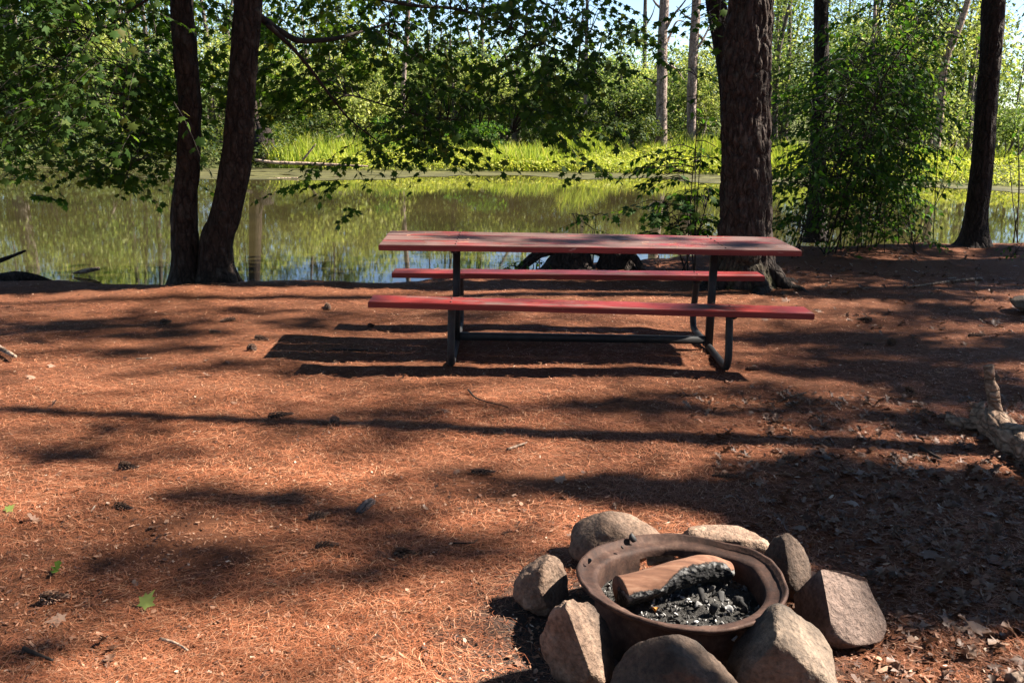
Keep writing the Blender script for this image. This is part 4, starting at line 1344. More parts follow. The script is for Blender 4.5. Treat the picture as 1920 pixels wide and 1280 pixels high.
for x in (LX, RXX):
    e = 0.012 if x < 0 else -0.006
    pipe = [(x, -0.57, 0.385), (x, -0.60, 0.25), (x, -0.625, 0.12), (x, -0.60, 0.045), (x, -0.52, 0.022), (x, -0.2, 0.024), (x, 0.2, 0.024), (x, 0.52, 0.022), (x, 0.60, 0.05), (x, 0.625, 0.12), (x, 0.60, 0.25), (x, 0.57, 0.385)]
    V, F = tube(pipe, [0.024] * len(pipe), 14, True, 70)
    lpart('leg', V, F, M['steel'], table)
    for sy in (-1, 1):
        V, F = tube([(x, sy * 0.51, 0.388 + (e if sy < 0 else -e)), (x, sy * 0.72, 0.388 + (e if sy < 0 else -e))], [0.018, 0.018], 4, True)
        lpart('seat_bracket', V, F, M['steel'], table, False)
    c = 0.024
    V = np.array([(x + a * c, b * c, z) for z in (0.02, 0.695) for a, b in ((-1, -1), (1, -1), (1, 1), (-1, 1))], float)
    lpart('post', V, np.array([(0, 3, 2, 1), (4, 5, 6, 7), (0, 1, 5, 4), (1, 2, 6, 5), (2, 3, 7, 6), (3, 0, 4, 7)]), M['steel'], table, False)
    V = np.array([(x + a * 0.02, b * 0.33, z) for z in (0.694, 0.708) for a, b in ((-1, -1), (1, -1), (1, 1), (-1, 1))], float)
    lpart('tabletop_bracket', V, np.array([(0, 3, 2, 1), (4, 5, 6, 7), (0, 1, 5, 4), (1, 2, 6, 5), (2, 3, 7, 6), (3, 0, 4, 7)]), M['steel'], table, False)
V = np.array([(xx, b * 0.02, z) for z in (0.045, 0.095) for xx, b in ((LX + .024, -1), (RXX - .024, -1), (RXX - .024, 1), (LX + .024, 1))], float)
lpart('crossbar', V, np.array([(0, 3, 2, 1), (4, 5, 6, 7), (0, 1, 5, 4), (1, 2, 6, 5), (2, 3, 7, 6), (3, 0, 4, 7)]), M['steel'], table, False)

# ------------------------------------------------------------------ fire ring
rc = np.array([RINGC[0], RINGC[1], 0.0])
ring = thing('fire_ring', rc, 'round rusty steel fire ring with a rolled rim, set inside a circle of rocks', 'fire ring')
prof = [(0.258, -0.02), (0.258, 0.06), (0.258, 0.150), (0.260, 0.170), (0.265, 0.181), (0.280, 0.184), (0.297, 0.186), (0.310, 0.190), (0.318, 0.205), (0.325, 0.208),
        (0.329, 0.198), (0.312, 0.180), (0.272, 0.174), (0.267, 0.150), (0.266, 0.06), (0.266, -0.02)]
NS = 128
ang = np.linspace(0, 2 * math.pi, NS, endpoint=False)
V = np.array([[(r * math.cos(a), r * math.sin(a), z) for r, z in prof] for a in ang])
wobr = 1 + 0.006 * np.sin(2 * ang + 0.6) + 0.004 * np.sin(5 * ang)
V[..., :2] *= wobr[:, None, None]
V[..., 2] *= 0.92
V[..., 2] += 0.006 * np.sin(ang * 2 + 1)[:, None] * (V[..., 2] > 0.1)
V += ((fbm(V * 7, 2) - 0.5) * 0.016 + (fbm(V * 30, 3) - 0.5) * 0.006)[..., None] * np.array([0.5, 0.5, 1.0])
k = len(prof)
F = []
for i in range(NS):
    deg = math.degrees(ang[i]) % 360
    for j in range(k):
        j2 = (j + 1) % k
        if 66 < deg < 112 and j in (1, 13):
            continue
        a, b = i * k, ((i + 1) % NS) * k
        F.append((a + j, b + j, b + j2, a + j2))
V = V.reshape(-1, 3)
lpart('rim', V, np.array(F), M['rust'], ring)

# ash floor with charcoal
n = 40
mbA = MB()
rr, aa = np.meshgrid(np.linspace(0, 0.263, 14), np.linspace(0, 2 * math.pi, n, endpoint=False))
x, y = RINGC[0] + rr * np.cos(aa), RINGC[1] + rr * np.sin(aa)
z = 0.062 + 0.045 * fbm(np.stack([x * 9, y * 9, 0 * x], -1), 3) + 0.03 * np.exp(-((x - 0.62) ** 2 + (y - 2.80) ** 2) / 0.015)
V = np.stack([x, y, z], -1).reshape(-1, 3)
i = np.arange(n)[:, None]
j = np.arange(13)[None, :]
F = np.stack([i * 14 + j, i * 14 + j + 1, ((i + 1) % n) * 14 + j + 1, ((i + 1) % n) * 14 + j], -1).reshape(-1, 4)
ashb = tag(part('ash_bed', V, F, M['ash'], None, True), 'bed of grey ash and soot filling the fire ring', 'ash', kind='stuff')


def lump(seed, sub=2):
    bm = bmesh.new()
    bmesh.ops.create_icosphere(bm, subdivisions=sub, radius=1.0)
    V = np.array([v.co[:] for v in bm.verts])
    F = np.array([[v.index for v in f.verts] for f in bm.faces])
    bm.free()
    r = np.random.default_rng(seed)
    for q in range(9):
        nn = r.normal(size=3)
        nn /= np.linalg.norm(nn)
        d = r.uniform(0.22, 0.6)
        e = np.clip(V @ nn - d, 0, None)
        V = V - e[:, None] * nn
    return V, F


rng = np.random.default_rng(31)
mb = MB()
L0 = [lump(s, 1) for s in range(6)]
for q in range(620):
    a, r = rng.uniform(0, 6.28), 0.25 * math.sqrt(rng.random())
    x, y = RINGC[0] + r * math.cos(a), RINGC[1] + r * math.sin(a)
    zz = 0.062 + 0.045 * float(fbm(np.array([[x * 9, y * 9, 0]]), 3)[0]) + 0.03 * math.exp(-((x - 0.62) ** 2 + (y - 2.80) ** 2) / 0.015)
    LV, LF = L0[q % 6]
    s = rng.uniform(0.005, 0.019)
    R = np.array(Euler(rng.uniform(0, 6.28, 3)).to_matrix())
    mb.add((LV * [1, rng.uniform(.35, .8), rng.uniform(.2, .5)]) @ R.T * s + [x, y, zz + s * 0.3], LF)
for q in range(160):   # crumbs outside, front left of the ring
    a = rng.normal(3.9, 0.5)
    r = 0.38 + abs(rng.normal(0, 0.22))
    x, y = RINGC[0] + r * math.cos(a), RINGC[1] + r * math.sin(a)
    LV, LF = L0[q % 6]
    s = rng.uniform(0.003, 0.011)
    R = np.array(Euler(rng.uniform(0, 6.28, 3)).to_matrix())
    mb.add((LV * [1, .7, .5]) @ R.T * s + on_ground(x, y, s * 0.4), LF)
V, F = mb.get()
tag(part('charcoal_crumbs', V, F, M['charcoal']), 'small crumbs of charcoal and white ash in and around the fire ring', 'charcoal', kind='stuff')
for q in range(26):
    a, r = rng.uniform(-2.4, 1.2), 0.24 * math.sqrt(rng.random())
    x, y = RINGC[0] + 0.03 + r * math.cos(a), RINGC[1] - 0.03 + r * math.sin(a)
    s = rng.uniform(0.016, 0.034)
    LV, LF = lump(40 + q, 2)
    V = LV * [1, rng.uniform(.5, .8), rng.uniform(.4, .7)] * s
    o = link('charcoal_lump', raw_mesh('charcoal_lump', V, LF, M['charcoal']), None, (x, y, 0.10 + s * 0.3 + 0.02 * math.exp(-((x - .62) ** 2 + (y - 2.8) ** 2) / .015)))
    o.rotation_euler = rng.uniform(0, 6.28, 3)
    tag(o, 'lump of broken black charcoal lying in the ash of the fire ring', 'charcoal', 'charcoal lumps in the fire ring')
# three soot crumbs on the rim
for (u, v, s) in ((1187, 1008, 0.016), (1166, 1025, 0.008), (1105, 1053, 0.011)):
    p = gz(u, v, 0.188)
    LV, LF = lump(int(u), 2)
    o = link('charcoal_lump', raw_mesh('charcoal_lump', LV * [1, .7, 1.3] * s, LF, M['steel']), None, p)
    tag(o, {1187: 'largest black charcoal bit standing on the back left of the ring rim', 1166: 'tiny charcoal bit on the ring rim left of the largest bit', 1105: 'charcoal bit on the left edge of the ring rim'}[u], 'charcoal')
p = gz(1228, 1140, 0.10)
LV, LF = lump(77, 3)
k = NT('ember_orange')
o_ = k.obj()
emb = k.done(k.bsdf(k.ramp(k.noise(o_, 60, 4), [(0.35, (0.22, 0.07, 0.02)), (0.6, (0.60, 0.25, 0.05)), (0.8, (0.62, 0.40, 0.16))]), 0.8, k.bump(k.noise(o_, 120, 3), .5, .003)))
o = link('burnt_brick_bit', raw_mesh('burnt_brick_bit', LV * [1, .7, .6] * 0.026, LF, emb, True), None, p + [0, 0, 0.0])
tag(o, 'small crumbly orange lump in the ash at the front of the fire ring', 'lump')

# charred log lying across the ring
lp = [np.array(q) for q in (gz(1163, 1112, 0.145), gz(1225, 1096, 0.155), gz(1285, 1076, 0.168), gz(1325, 1068, 0.16), gz(1362, 1074, 0.135))]
Vl, Fl = tube(lp, [0.056, 0.053, 0.051, 0.047, 0.040], 40, True, 70, 0.10, 4)
o0 = lp[0]
cl = np.zeros(len(Vl))
Pq = catmull(np.array(lp), 70)
for i in range(70):
    seg = slice(i * 40, (i + 1) * 40)
    t = i / 69
    rel = Vl[seg] - Pq[i]
    f = (-rel[:, 2] * 0.75 - rel[:, 1] * 0.66) / 0.045    # underside towards the front
    cl[seg] = np.clip(0.5 + 0.5 * f - 0.10 - 0.18 + 0.40 * float(sstep(0.28, 0.52, t) - sstep(0.9, 1.0, t) * 0.6), 0, 1)
nch = sstep(0.5, 0.8, cl) * (0.35 + fbm(Vl * 45, 3))
ctr = np.vstack([np.repeat(Pq, 40, 0), Pq[0], Pq[-1]])
Vl = ctr + (Vl - ctr) * (1 - 0.28 * nch)[:, None]
me = raw_mesh('charred_log', Vl - o0, Fl, M['log'], True)
at_c = me.attributes.new('char', 'FLOAT', 'POINT')
cl[-2:] = 0.75
at_c.data.foreach_set('value', cl.astype(np.float32))
lg = link('charred_log', me, None, o0)
tag(lg, 'peeled orange brown log with a charred underside lying across the fire ring', 'log')
# a scorched chunk of wood at the back of the ring
V, F = tube([gz(1213, 1045, 0.11), gz(1262, 1040, 0.12)], [0.026, 0.022], 9, True, 8, 0.25, 9)
o = link('wood_chunk', raw_mesh('wood_chunk', V - V[0], F, M['pale_wood'], False), None, V[0])
tag(o, 'pale scorched chunk of wood behind the log in the fire ring', 'wood')


# rocks round the ring
def rock(label, c, dims, mat, cuts, seed, rough=0.05, rotz=0.0, p=0.8, sink=0.08, tilt=(0, 0), soft=0.09):
    bm = bmesh.new()
    bmesh.ops.create_icosphere(bm, subdivisions=5, radius=1.0)
    V = np.array([v.co[:] for v in bm.verts])
    F = np.array([[v.index for v in f.verts] for f in bm.faces])
    bm.free()
    V = np.sign(V) * np.abs(V) ** p
    r = np.random.default_rng(seed)
    V = V * (1 + 0.45 * (fbm(V * 1.1 + seed * 5.1, 2) - 0.5))[:, None]
    for nn, d in cuts:
        nn = np.array(nn, float)
        nn /= np.linalg.norm(nn)
        q_ = (V @ nn - d) / soft
        e = soft * np.where(q_ > 20, q_, np.log1p(np.exp(np.clip(q_, -30, 20))))
        V = V - (e * 0.95)[:, None] * nn
    nz = (fbm(V * 3.2 + seed, 5) - 0.5) * 2.4 * rough + (fbm(V * 15 + seed, 3) - 0.5) * 0.5 * rough + (np.abs(fbm(V * 7 + seed, 3) - 0.5)) * -rough * 0.7
    V = V * (1 + nz)[:, None]
    V = V * np.array(dims) * 0.5
    V = V @ np.array(Euler((tilt[0], tilt[1], rotz)).to_matrix()).T
    zmin = V[:, 2].min()
    b = on_ground(c[0], c[1])
    V[:, 2] += -zmin - sink * dims[2]
    o = link('rock', raw_mesh('rock', V, F, M[mat], True), None, b)
    tag(o, label, 'rock')
    return o


rock('small upright pale rock at the left end of the ring of rocks', (0.115, 3.01), (0.195, 0.17, 0.22), 'granite_tan', [((-.6, -.7, .3), .7), ((.6, -.55, .5), .42), ((-.7, .1, .7), .6)], 1, 0.11, 0.1, 0.95, tilt=(0, 0.22), soft=0.12)
rock('tall pointed tan rock at the front left of the fire ring', (0.215, 2.585), (0.235, 0.20, 0.29), 'granite_tan', [((.82, -.36, .46), .30), ((-.70, -.68, .1), .60), ((-.3, .8, .5), .6)], 2, 0.10, 0.0, 0.95, tilt=(0, -0.10), soft=0.10)
rock('dark shaded rock at the very front of the fire ring', (0.445, 2.40), (0.37, 0.22, 0.265), 'granite_dark', [((.6, -.2, .7), .62), ((-.65, -.3, .6), .58), ((0, -1, .2), .6)], 3, 0.06, 0.05, 0.95, soft=0.10)
rock('big grey rounded boulder with a mossy side at the front right of the ring', (0.79, 2.50), (0.355, 0.27, 0.325), 'granite_grey', [((.58, -.28, .78), .40), ((-.25, -.95, .05), .66), ((.9, -.2, .1), .75), ((-.75, .1, .62), .60)], 4, 0.07, 0.05, 0.92, soft=0.12)
rock('smooth pinkish wedge slab leaning at the right of the ring', (1.065, 2.90), (0.33, 0.27, 0.275), 'slab_pink', [((.60, -.50, .62), .26), ((-.9, -.3, .2), .60), ((-.2, .8, .5), .45), ((.9, .3, .2), .75)], 5, 0.035, -0.12, 0.92, soft=0.03)
rock('brown upright rock at the back right of the fire ring', (0.965, 3.17), (0.22, 0.17, 0.25), 'granite_dark', [((.6, -.5, .5), .4), ((-.8, -.3, .3), .5), ((.1, .9, .3), .6)], 6, 0.08, 0.1, 0.92, soft=0.12)
rock('low flat rock behind the fire ring', (0.78, 3.34), (0.32, 0.19, 0.21), 'granite_tan', [((0, 0, 1), .55), ((0, -1, .2), .7)], 7, 0.07, -0.1, 0.9, soft=0.12)
rock('broad smooth rock at the back left of the fire ring', (0.385, 3.36), (0.35, 0.24, 0.20), 'granite_tan', [((.5, -.2, .85), .6), ((-.8, -.3, .5), .75), ((-.2, -.9, .3), .7)], 8, 0.05, 0.1, 0.92)

# ------------------------------------------------------------------ broken branch at the right
s = thing('fallen_branch', on_ground(2.35, 4.85), 'weathered fallen branch with an upright snapped stub at the right edge', 'branch')
def bpart(name, pts, rad, sd, mat='dead_wood'):
    V, F = tube(pts, rad, 18, True, 40, 0.28, sd)
    V = V + ((fbm(V * [22, 22, 22], 4) - 0.5) * 0.03)[:, None] * [0.5, 0.5, 1]
    part(name, V, F, M[mat], s, True)
A = at(1865, 795, 4.95)
bpart('limb', [at(1825, 775, 5.05), at(1848, 790, 4.98), at(1880, 812, 4.85), at(1915, 835, 4.65), at(1990, 880, 4.3)], [0.035, 0.07, 0.085, 0.08, 0.075], 1)
bpart('stub', [at(1868, 800, 4.93), at(1866, 760, 4.95), at(1858, 720, 4.97), at(1854, 685, 4.98)], [0.036, 0.031, 0.029, 0.026], 2)
bpart('spur', [at(1855, 795, 4.95), at(1820, 795, 5.0), at(1772, 786, 5.05)], [0.05, 0.032, 0.02], 3)
bpart('spur', [at(1845, 790, 4.98), at(1835, 768, 5.05), at(1842, 755, 5.1)], [0.035, 0.03, 0.018], 4)
bpart('spur', [at(1900, 840, 4.68), at(1893, 862, 4.62), at(1884, 872, 4.58)], [0.03, 0.018, 0.008], 5)
bpart('spur', [at(1850, 800, 4.95), at(1846, 825, 4.95), at(1846, 845, 4.95)], [0.04, 0.03, 0.03], 6)

# ------------------------------------------------------------------ pine cones
def cone_mesh(L, R, seed):
    r = np.random.default_rng(seed)
    mb = MB()
    mb.add(*tube([(-L / 2, 0, 0), (0, 0, 0), (L / 2, 0, 0)], [R * .35, R * .5, R * .2], 6, True))
    tips = [0.0] * mb.n
    n = 64
    for i in range(n):
        t = i / n
        a = i * 2.39996
        x = -L / 2 + L * t
        rr = R * (0.65 + 0.5 * math.sin(math.pi * min(1, t * 1.15 + .12)) - 0.35 * t)
        w = R * 0.42
        out = np.array([0, math.cos(a), math.sin(a)])
        side = np.array([0, -math.sin(a), math.cos(a)])
        ax = np.array([1.0, 0, 0])
        o = np.array([x, 0, 0]) + out * R * 0.25
        tip = np.array([x, 0, 0]) + out * rr + ax * L * 0.06 * r.uniform(.5, 1.4)
        V = np.array([o - side * w * .5, o + side * w * .5, tip + side * w * .55 - ax * .1 * R, tip + ax * .35 * R, tip - side * w * .55 - ax * .1 * R])
        mb.add(V, np.array([(0, 1, 2, 3)]))
        mb.F[4][-1] = mb.F[4][-1]
        mb.F.setdefault(3, []).append(np.array([(mb.n - 5, mb.n - 2, mb.n - 1)]))
        tips += [0, 0, .9, 1, .9]
    V, F = mb.get()
    me = raw_mesh('pine_cone', V, F, M['cone'])
    at_ = me.attributes.new('tip', 'FLOAT', 'POINT')
    at_.data.foreach_set('value', np.array(tips, np.float32))
    return me


CONES = [cone_mesh(0.13, 0.026, 1), cone_mesh(0.10, 0.030, 2), cone_mesh(0.11, 0.022, 3), cone_mesh(0.065, 0.032, 4)]
rng = np.random.default_rng(41)
NAMED = [
    (525, 783, 0, 0.3, 'long pine cone at the upper edge of the thin shadow left of the table'), (628, 793, 3, 1.2, 'round pine cone standing on the thin long shadow'),
    (757, 1043, 3, 0.2, 'dark round pine cone alone left of the fire ring'), (232, 963, 2, -0.4, 'flat dark pine cone in the sunlit needles left of centre'),
    (102, 1130, 1, 0.4, 'pine cone in the lower left near the green leaf'), (598, 972, 2, 0.8, 'pine cone just left of the dark bark chip'),
    (612, 1030, 0, 0.5, 'long pale pine cone below the dark bark chip'), (240, 880, 1, -0.1, 'open pine cone with pale tips at the left'),
   
    (905, 886, 2, 0.0, 'dark pine cone between the bark chip and the fire ring'), (695, 611, 3, 0.6, 'round pine cone under the left end of the front bench'),
    (310, 606, 1, 0.4, 'pine cone in the dappled light below the maple trunks'), (490, 640, 1, 0.1, 'pine cone at the corner of the table shadow'),
    (403, 625, 2, 0.2, 'dark pine cone left of the table in dappled light'), (1686, 802, 0, 0.5, 'dark pine cone below the right end of the bench in shade'),
    (1706, 743, 2, 0.0, 'pine cone left of the fallen branch'), (1630, 645, 0, 0.2, 'pine cone at the upper edge of the shade right of the bench'),
    (1830, 633, 0, 0.1, 'pine cone pile leftover near the right edge'),
    (1410, 690, 0, 0.3, 'pine cone just right of the front bench leg'), (1358, 890, 2, -0.2, 'dark pine cone above the fire ring'),
    (1480, 860, 1, 0.2, 'pine cone at the edge of the shade above the back right rock'),
   
]
for u, v, k, a, lab in NAMED:
    g0 = gz(u, v)
    o = link('pine_cone', CONES[k], None, on_ground(g0[0], g0[1], (0.026, 0.03, 0.022, 0.03)[k] * rng.uniform(0.2, 0.6)))
    o.rotation_euler = (rng.uniform(0, 6), rng.uniform(-.12, .12), a)
    sc_ = rng.uniform(0.55, 0.95)
    o.scale = (sc_ * rng.uniform(.85, 1.15), sc_, sc_ * rng.uniform(.7, 1))
    tag(o, lab, 'pine cone', 'pine cones on the needles')
for q in range(7):
    y = rng.uniform(4.6, 8.6)
    x = rng.uniform(-0.5, 0.55) * y
    k = rng.integers(0, 4)
    o = link('pine_cone', CONES[k], None, on_ground(x, y, 0.018))
    o.rotation_euler = (rng.uniform(0, 6), rng.uniform(-.15, .15), rng.uniform(0, 6))
    tag(o, 'dark fallen pine cone scattered on the needles around the table', 'pine cone', 'pine cones scattered around the table')

# ------------------------------------------------------------------ dry leaves
def curled(tpl, seed):
    V, F = tpl
    V = V.copy()
    r = np.random.default_rng(seed)
    V[:, 2] = V[:, 2] * r.uniform(0.3, 1.4) + 0.12 * np.sin(V[:, 1] * r.uniform(2, 5) + r.uniform(0, 6)) + r.normal(0, 0.025, len(V))
    return V, F


DRY = [raw_mesh('dry_leaf', *curled(OAK if s % 3 else MAPLE, s), M['dry_leaf']) for s in range(9)]
rng = np.random.default_rng(51)


def leaf_at(x, y, size, mesh, label, group, name='dry_leaf', cat='leaf', lift=0.008):
    o = link(name, mesh, None, on_ground(x, y, lift))
    o.rotation_euler = (rng.normal(0, 0.22), rng.normal(0, 0.22), rng.uniform(0, 6.28))
    o.scale = (size,) * 3
    return tag(o, label, cat, group)


cnt = 0
while cnt < 230:
    y = rng.uniform(2.5, 4.9)
    x = rng.uniform(0.9, 0.62 * y + 0.1)
    if math.hypot(x - RINGC[0], y - RINGC[1]) < 0.5 or math.hypot(x - 1.12, y - 2.93) < 0.2 or (x < 1.4 and rng.random() < 0.6):
        continue
    leaf_at(x, y, rng.uniform(0.04, 0.085), DRY[rng.integers(9)], 'dry brown leaf in the shaded leaf litter right of the fire ring', 'dry leaves right of the fire ring')
    cnt += 1
for q in range(60):
    y = rng.uniform(2.3, 6.5)
    x = rng.uniform(-0.56, 0.12) * y
    leaf_at(x, y, rng.uniform(0.03, 0.065), DRY[rng.integers(9)], 'dry curled leaf on the sunlit needles left of the fire ring', 'dry leaves on the sunlit needles')
for q in range(60):
    y = rng.uniform(7.4, 11)
    x = rng.uniform(0.22, 0.58) * y
    leaf_at(x, y, rng.uniform(0.06, 0.11), DRY[rng.integers(9)], 'dry leaf in the dark shade around the thick trunk', 'dry leaves around the thick trunk')
gl = gz(265, 1142)
fresh = raw_mesh('green_leaf', *curled(MAPLE, 3), M['fresh_leaf'])
o = leaf_at(gl[0], gl[1], 0.066, fresh, 'bright green maple leaf lying on the needles in the lower left', None, 'green_leaf', lift=0.022)
o.rotation_euler = (0.5, 0.15, -0.5)
gl = gz(12, 975)
o = leaf_at(gl[0], gl[1], 0.045, fresh, 'yellow green leaf at the left edge of the clearing', None, 'green_leaf', lift=0.015)
gl = gz(100, 1090)
o = leaf_at(gl[0], gl[1], 0.06, raw_mesh('green_leaf', *curled(OAK, 5), M['under_leaf']), 'dark green leaf in a dappled shadow in the lower left', None, 'green_leaf', lift=0.02)

# bark chip and sticks
g0, g1 = gz(668, 968), gz(702, 936)
c0 = (g0 + g1) / 2
V, F = tube([(-.075, 0, 0), (-.03, 0, .004), (.04, 0, .004), (.08, 0, 0)], [0.012, 0.021, 0.023, 0.012], 12, True, 16, 0.15, 2)
V[:, 2] *= 0.3
o = link('bark_chip', raw_mesh('bark_chip', V, F, M['bark_chip'], True), None, on_ground(c0[0], c0[1], 0.012))
o.rotation_euler = (0.25, 0.02, math.atan2(g1[1] - g0[1], g1[0] - g0[0]))
tag(o, 'dark grey bark chip lying on the sunlit needles left of the fire ring', 'bark chip')


def stick(label, px, r0, mat='stick', z=0.012):
    pts = []
    for u, v in px:
        g = gz(u, v)
        pts.append(on_ground(g[0], g[1], z))
    V, F = tube(pts, np.linspace(r0, r0 * .5, len(pts)), 7, True, 4 * len(pts), 0.2, int(px[0][0]))
    o = link('stick', raw_mesh('stick', V - pts[0], F, M[mat], True), None, pts[0])
    tag(o, label, 'stick')


stick('dark forked twig on the ground below the table', [(878, 735), (892, 750), (915, 758), (952, 768)], 0.006, 'twig')
stick('pale stick lying on the sunlit needles above the fire ring', [(952, 845), (970, 836), (988, 830)], 0.008, 'pale_wood')
stick('thin reddish twig left of the ring of rocks', [(850, 1025), (885, 1026), (895, 1020)], 0.004, 'twig')
stick('pale thin stick in the lower left needles', [(300, 1195), (330, 1206), (352, 1217)], 0.006, 'pale_wood')
stick('dark short stick at the bottom left', [(45, 1222), (70, 1230), (100, 1242)], 0.008, 'twig')
stick('long pale stick on the ground right of the bench end', [(1840, 520), (1790, 527), (1745, 537), (1700, 545)], 0.016, 'dead_wood', 0.015)
stick('thin pale stick on the needles left of the table shadow', [(255, 673), (285, 671)], 0.006, 'pale_wood')
stick('short dark stick in the shaded litter below the fallen branch', [(1725, 840), (1745, 850), (1765, 858)], 0.012, 'twig')
stick('pale root end at the left edge of the clearing', [(-20, 652), (5, 665), (30, 677)], 0.022, 'pale_wood', 0.04)
stick('dark stick lying under the front bench', [(610, 660), (640, 658), (690, 660)], 0.008, 'twig')
stick('long thin twig at the right of the table shadow', [(1510, 742), (1490, 752), (1455, 760)], 0.005, 'twig')
stick('pale stone-like knob stick at the lower right corner', [(1895, 1275), (1935, 1262)], 0.022, 'pale_wood', 0.02)
rock('low mossy hump of rock at the right edge near the pale stick', (4.55, 8.25), (0.55, 0.35, 0.16), 'granite_grey', [((0, 0, 1), .6)], 12, 0.05)

# ------------------------------------------------------------------ needle litter
def needles(n, y0, y1, seed, pw=1.5):
    r = np.random.default_rng(seed)
    t = r.random(n)
    q = 1 - pw
    y = (y0 ** q + t * (y1 ** q - y0 ** q)) ** (1 / q)
    x = r.uniform(-1, 1, n) * (0.60 * y + 0.5)
    dens = fbm(np.stack([x * 1.7, y * 1.7, 0 * x + 8], -1), 3)
    keep = (dens > 0.22 + 0.28 * r.random(n)) & (y < np.interp(x, SHX, SHY) + 0.05)
    rr = np.hypot(x - RINGC[0], y - RINGC[1])
    lft = np.clip((RINGC[0] - x) * 1.2 + (RINGC[1] - y) * 0.9, 0, 1)
    keep &= rr > 0.34 + 0.22 * r.random(n) ** 2 + 0.55 * lft * r.random(n)
    keep &= ~((x > 0.9) & (y < 4.6) & (r.random(n) < 0.35))
    x, y = x[keep], y[keep]
    n = len(x)
    z = ground_h(x, y) + 0.002 + 0.012 * r.random(n) ** 2
    L = r.uniform(0.025, 0.085, n)
    flow = 6.28 * vnoise(np.stack([x * 1.1, y * 1.1, 0 * x + 1], -1))
    a = flow + r.normal(0, 1.0, n)
    bend = r.normal(0, 0.25, n)
    pit = r.normal(0.0, 0.10, n)
    w = 0.00050 * (1 + 0.30 * np.clip(y - 2.2, 0, None)) * r.uniform(0.7, 1.4, n)
    c = np.stack([x, y, z], -1)
    d1 = np.stack([np.cos(a - bend), np.sin(a - bend), np.sin(pit)], -1) * (L / 2)[:, None]
    d2 = np.stack([np.cos(a + bend), np.sin(a + bend), -np.sin(pit) * 0.5], -1) * (L / 2)[:, None]
    W = np.stack([-np.sin(a), np.cos(a), 0 * a], -1) * w[:, None]
    up = np.stack([0 * a, 0 * a, w * 1.2], -1)
    V = np.stack([c - d1 - W * .7, c - d1 + W * .7, c - W + up, c + W + up, c + d2 - W * .5, c + d2 + W * .5], 1)
    i = np.arange(n)[:, None] * 6
    F = np.concatenate([i + np.array([[0, 2, 3, 1]]), i + np.array([[2, 4, 5, 3]])])
    return V.reshape(-1, 3), [F]


mb = MB()
mb.add(*needles(170000, 2.0, 5.5, 61))
mb.add(*needles(62000, 4.8, 10.5, 62))
V, F = mb.get()
tag(part('pine_needle_litter', V, F, M['needle']), 'carpet of fallen rust coloured pine needles over the clearing', 'pine needles', kind='stuff')


def crumbs(n, seed, y0, y1, s0, s1, xr=None, pw=1.6):
    r = np.random.default_rng(seed)
    q = 1 - pw
    y = (y0 ** q + r.random(n) * (y1 ** q - y0 ** q)) ** (1 / q)
    x = r.uniform(-1, 1, n) * (0.60 * y + 0.4)
    if xr is not None:
        k = x > xr
        x, y = x[k], y[k]
    k = (y < np.interp(x, SHX, SHY)) & (np.hypot(x - RINGC[0], y - RINGC[1]) > 0.33)
    x, y = x[k], y[k]
    n = len(x)
    s = s0 * (s1 / s0) ** r.random(n)
    R = frames(r.uniform(0, 6.28, n), r.normal(0, .3, n), r.normal(0, .35, n))
    TT = [np.array([(-.2, -.9, 0), (.16, -.6, .08), (.22, .3, -.04), (.02, 1.0, .06), (-.2, .4, .1)]),
          np.array([(-.5, -.35, 0), (.1, -.55, .1), (.55, -.1, .0), (.2, .5, .12), (-.4, .3, .03)]),
          np.array([(-.3, -.6, .05), (.25, -.5, 0), (.12, .1, .12), (.4, .7, .0), (-.25, .45, .08)])]
    P = np.stack([x, y, ground_h(x, y) + 0.003 + 0.2 * s], -1)
    out = MB()
    for k in range(3):
        out.add(*cloud(TT[k], np.array([(0, 1, 2, 3, 4)]), P[k::3], R[k::3], s[k::3]))
    return out.get()


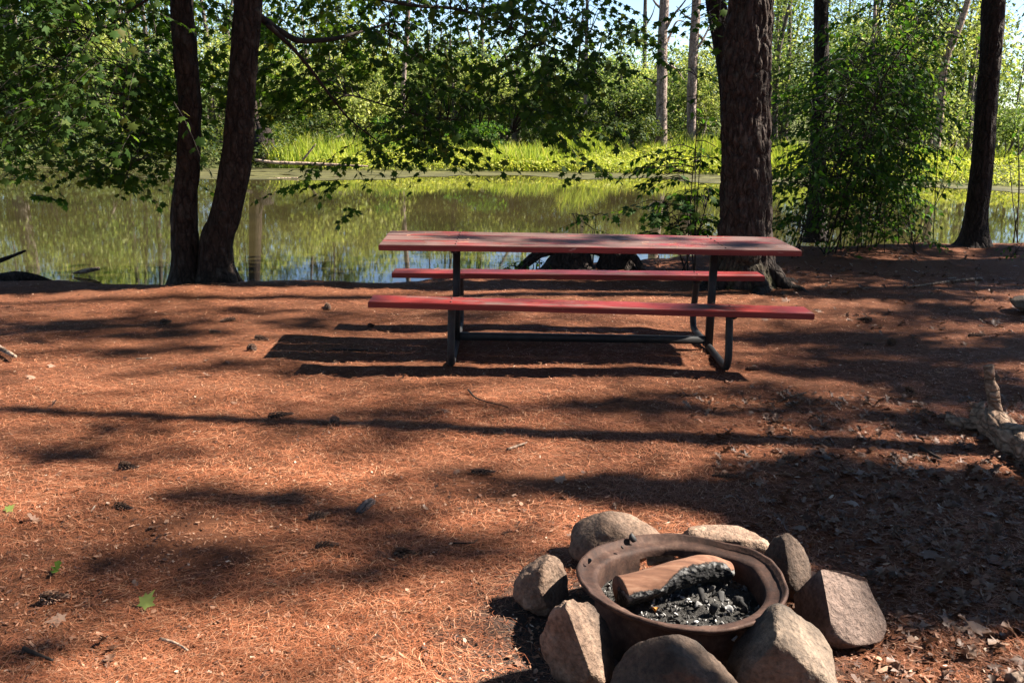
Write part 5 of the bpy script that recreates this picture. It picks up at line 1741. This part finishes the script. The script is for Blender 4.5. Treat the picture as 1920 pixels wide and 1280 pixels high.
mb = MB()
mb.add(*crumbs(44000, 71, 2.0, 9.5, 0.0025, 0.013))
mb.add(*crumbs(9000, 72, 2.0, 6.5, 0.008, 0.03, 0.95))
mb.add(*crumbs(5200, 74, 2.0, 4.2, 0.006, 0.02))
V, F = mb.get()
tag(part('leaf_crumb_litter', V, F, M['crumb']), 'crumbled leaf and bark bits strewn among the needles', 'leaf litter', kind='stuff')
# oak leaf litter too small to pick apart
r = np.random.default_rng(73)
n = 1500
y = r.uniform(2.4, 5.6, n)
x = r.uniform(0.85, 0.64 * y + 0.2)
k = (np.hypot(x - RINGC[0], y - RINGC[1]) > 0.5) & (x > 0.85 + 0.5 * r.random(n))
x, y = x[k], y[k]
x2 = r.uniform(1.5, 7, 700)
y2 = r.uniform(6.8, 12.4, 700)
k2 = (x2 < 0.62 * y2) & (y2 < np.interp(x2, SHX, SHY)) & (x2 > 6.0 - 0.45 * y2)
x, y = np.r_[x, x2[k2]], np.r_[y, y2[k2]]
R = frames(r.uniform(0, 6.28, len(x)), r.normal(0, .28, len(x)), r.normal(0, .3, len(x)))
V, F = cloud(*curled(OAK, 7), np.stack([x, y, ground_h(x, y) + 0.006], -1), R, r.uniform(0.03, 0.075, len(x)))
tag(part('oak_leaf_litter', V, F, M['dry_leaf']), 'small dry oak leaves matted over the shaded ground', 'leaf litter', kind='stuff')

# needles fallen on the table boards
r = np.random.default_rng(81)
mbT = MB()
for (n, y0, y1, z, rot) in ((70, -0.35, 0.35, top_z, 0), (36, -0.73, -0.51, 0.43, 0.0105), (24, 0.51, 0.73, 0.43, -0.0085)):
    for q in range(n):
        x, yy = r.uniform(-1.33, 1.33), r.uniform(y0, y1)
        a = r.uniform(0, 6.28)
        L = r.uniform(0.012, 0.045)
        c = np.array([TX + x, TYY + yy, z - rot * x + 0.009])
        d = np.array([math.cos(a), math.sin(a), 0]) * L
        mbT.add(*tube([c - d, c + [0, 0, .002], c + d], [.0009, .0011, .0007], 3, False))
V, F = mbT.get()
tag(part('needles_on_table', V, F, M['needle']), 'few dry pine needles scattered on the table and bench boards', 'pine needles', kind='stuff')
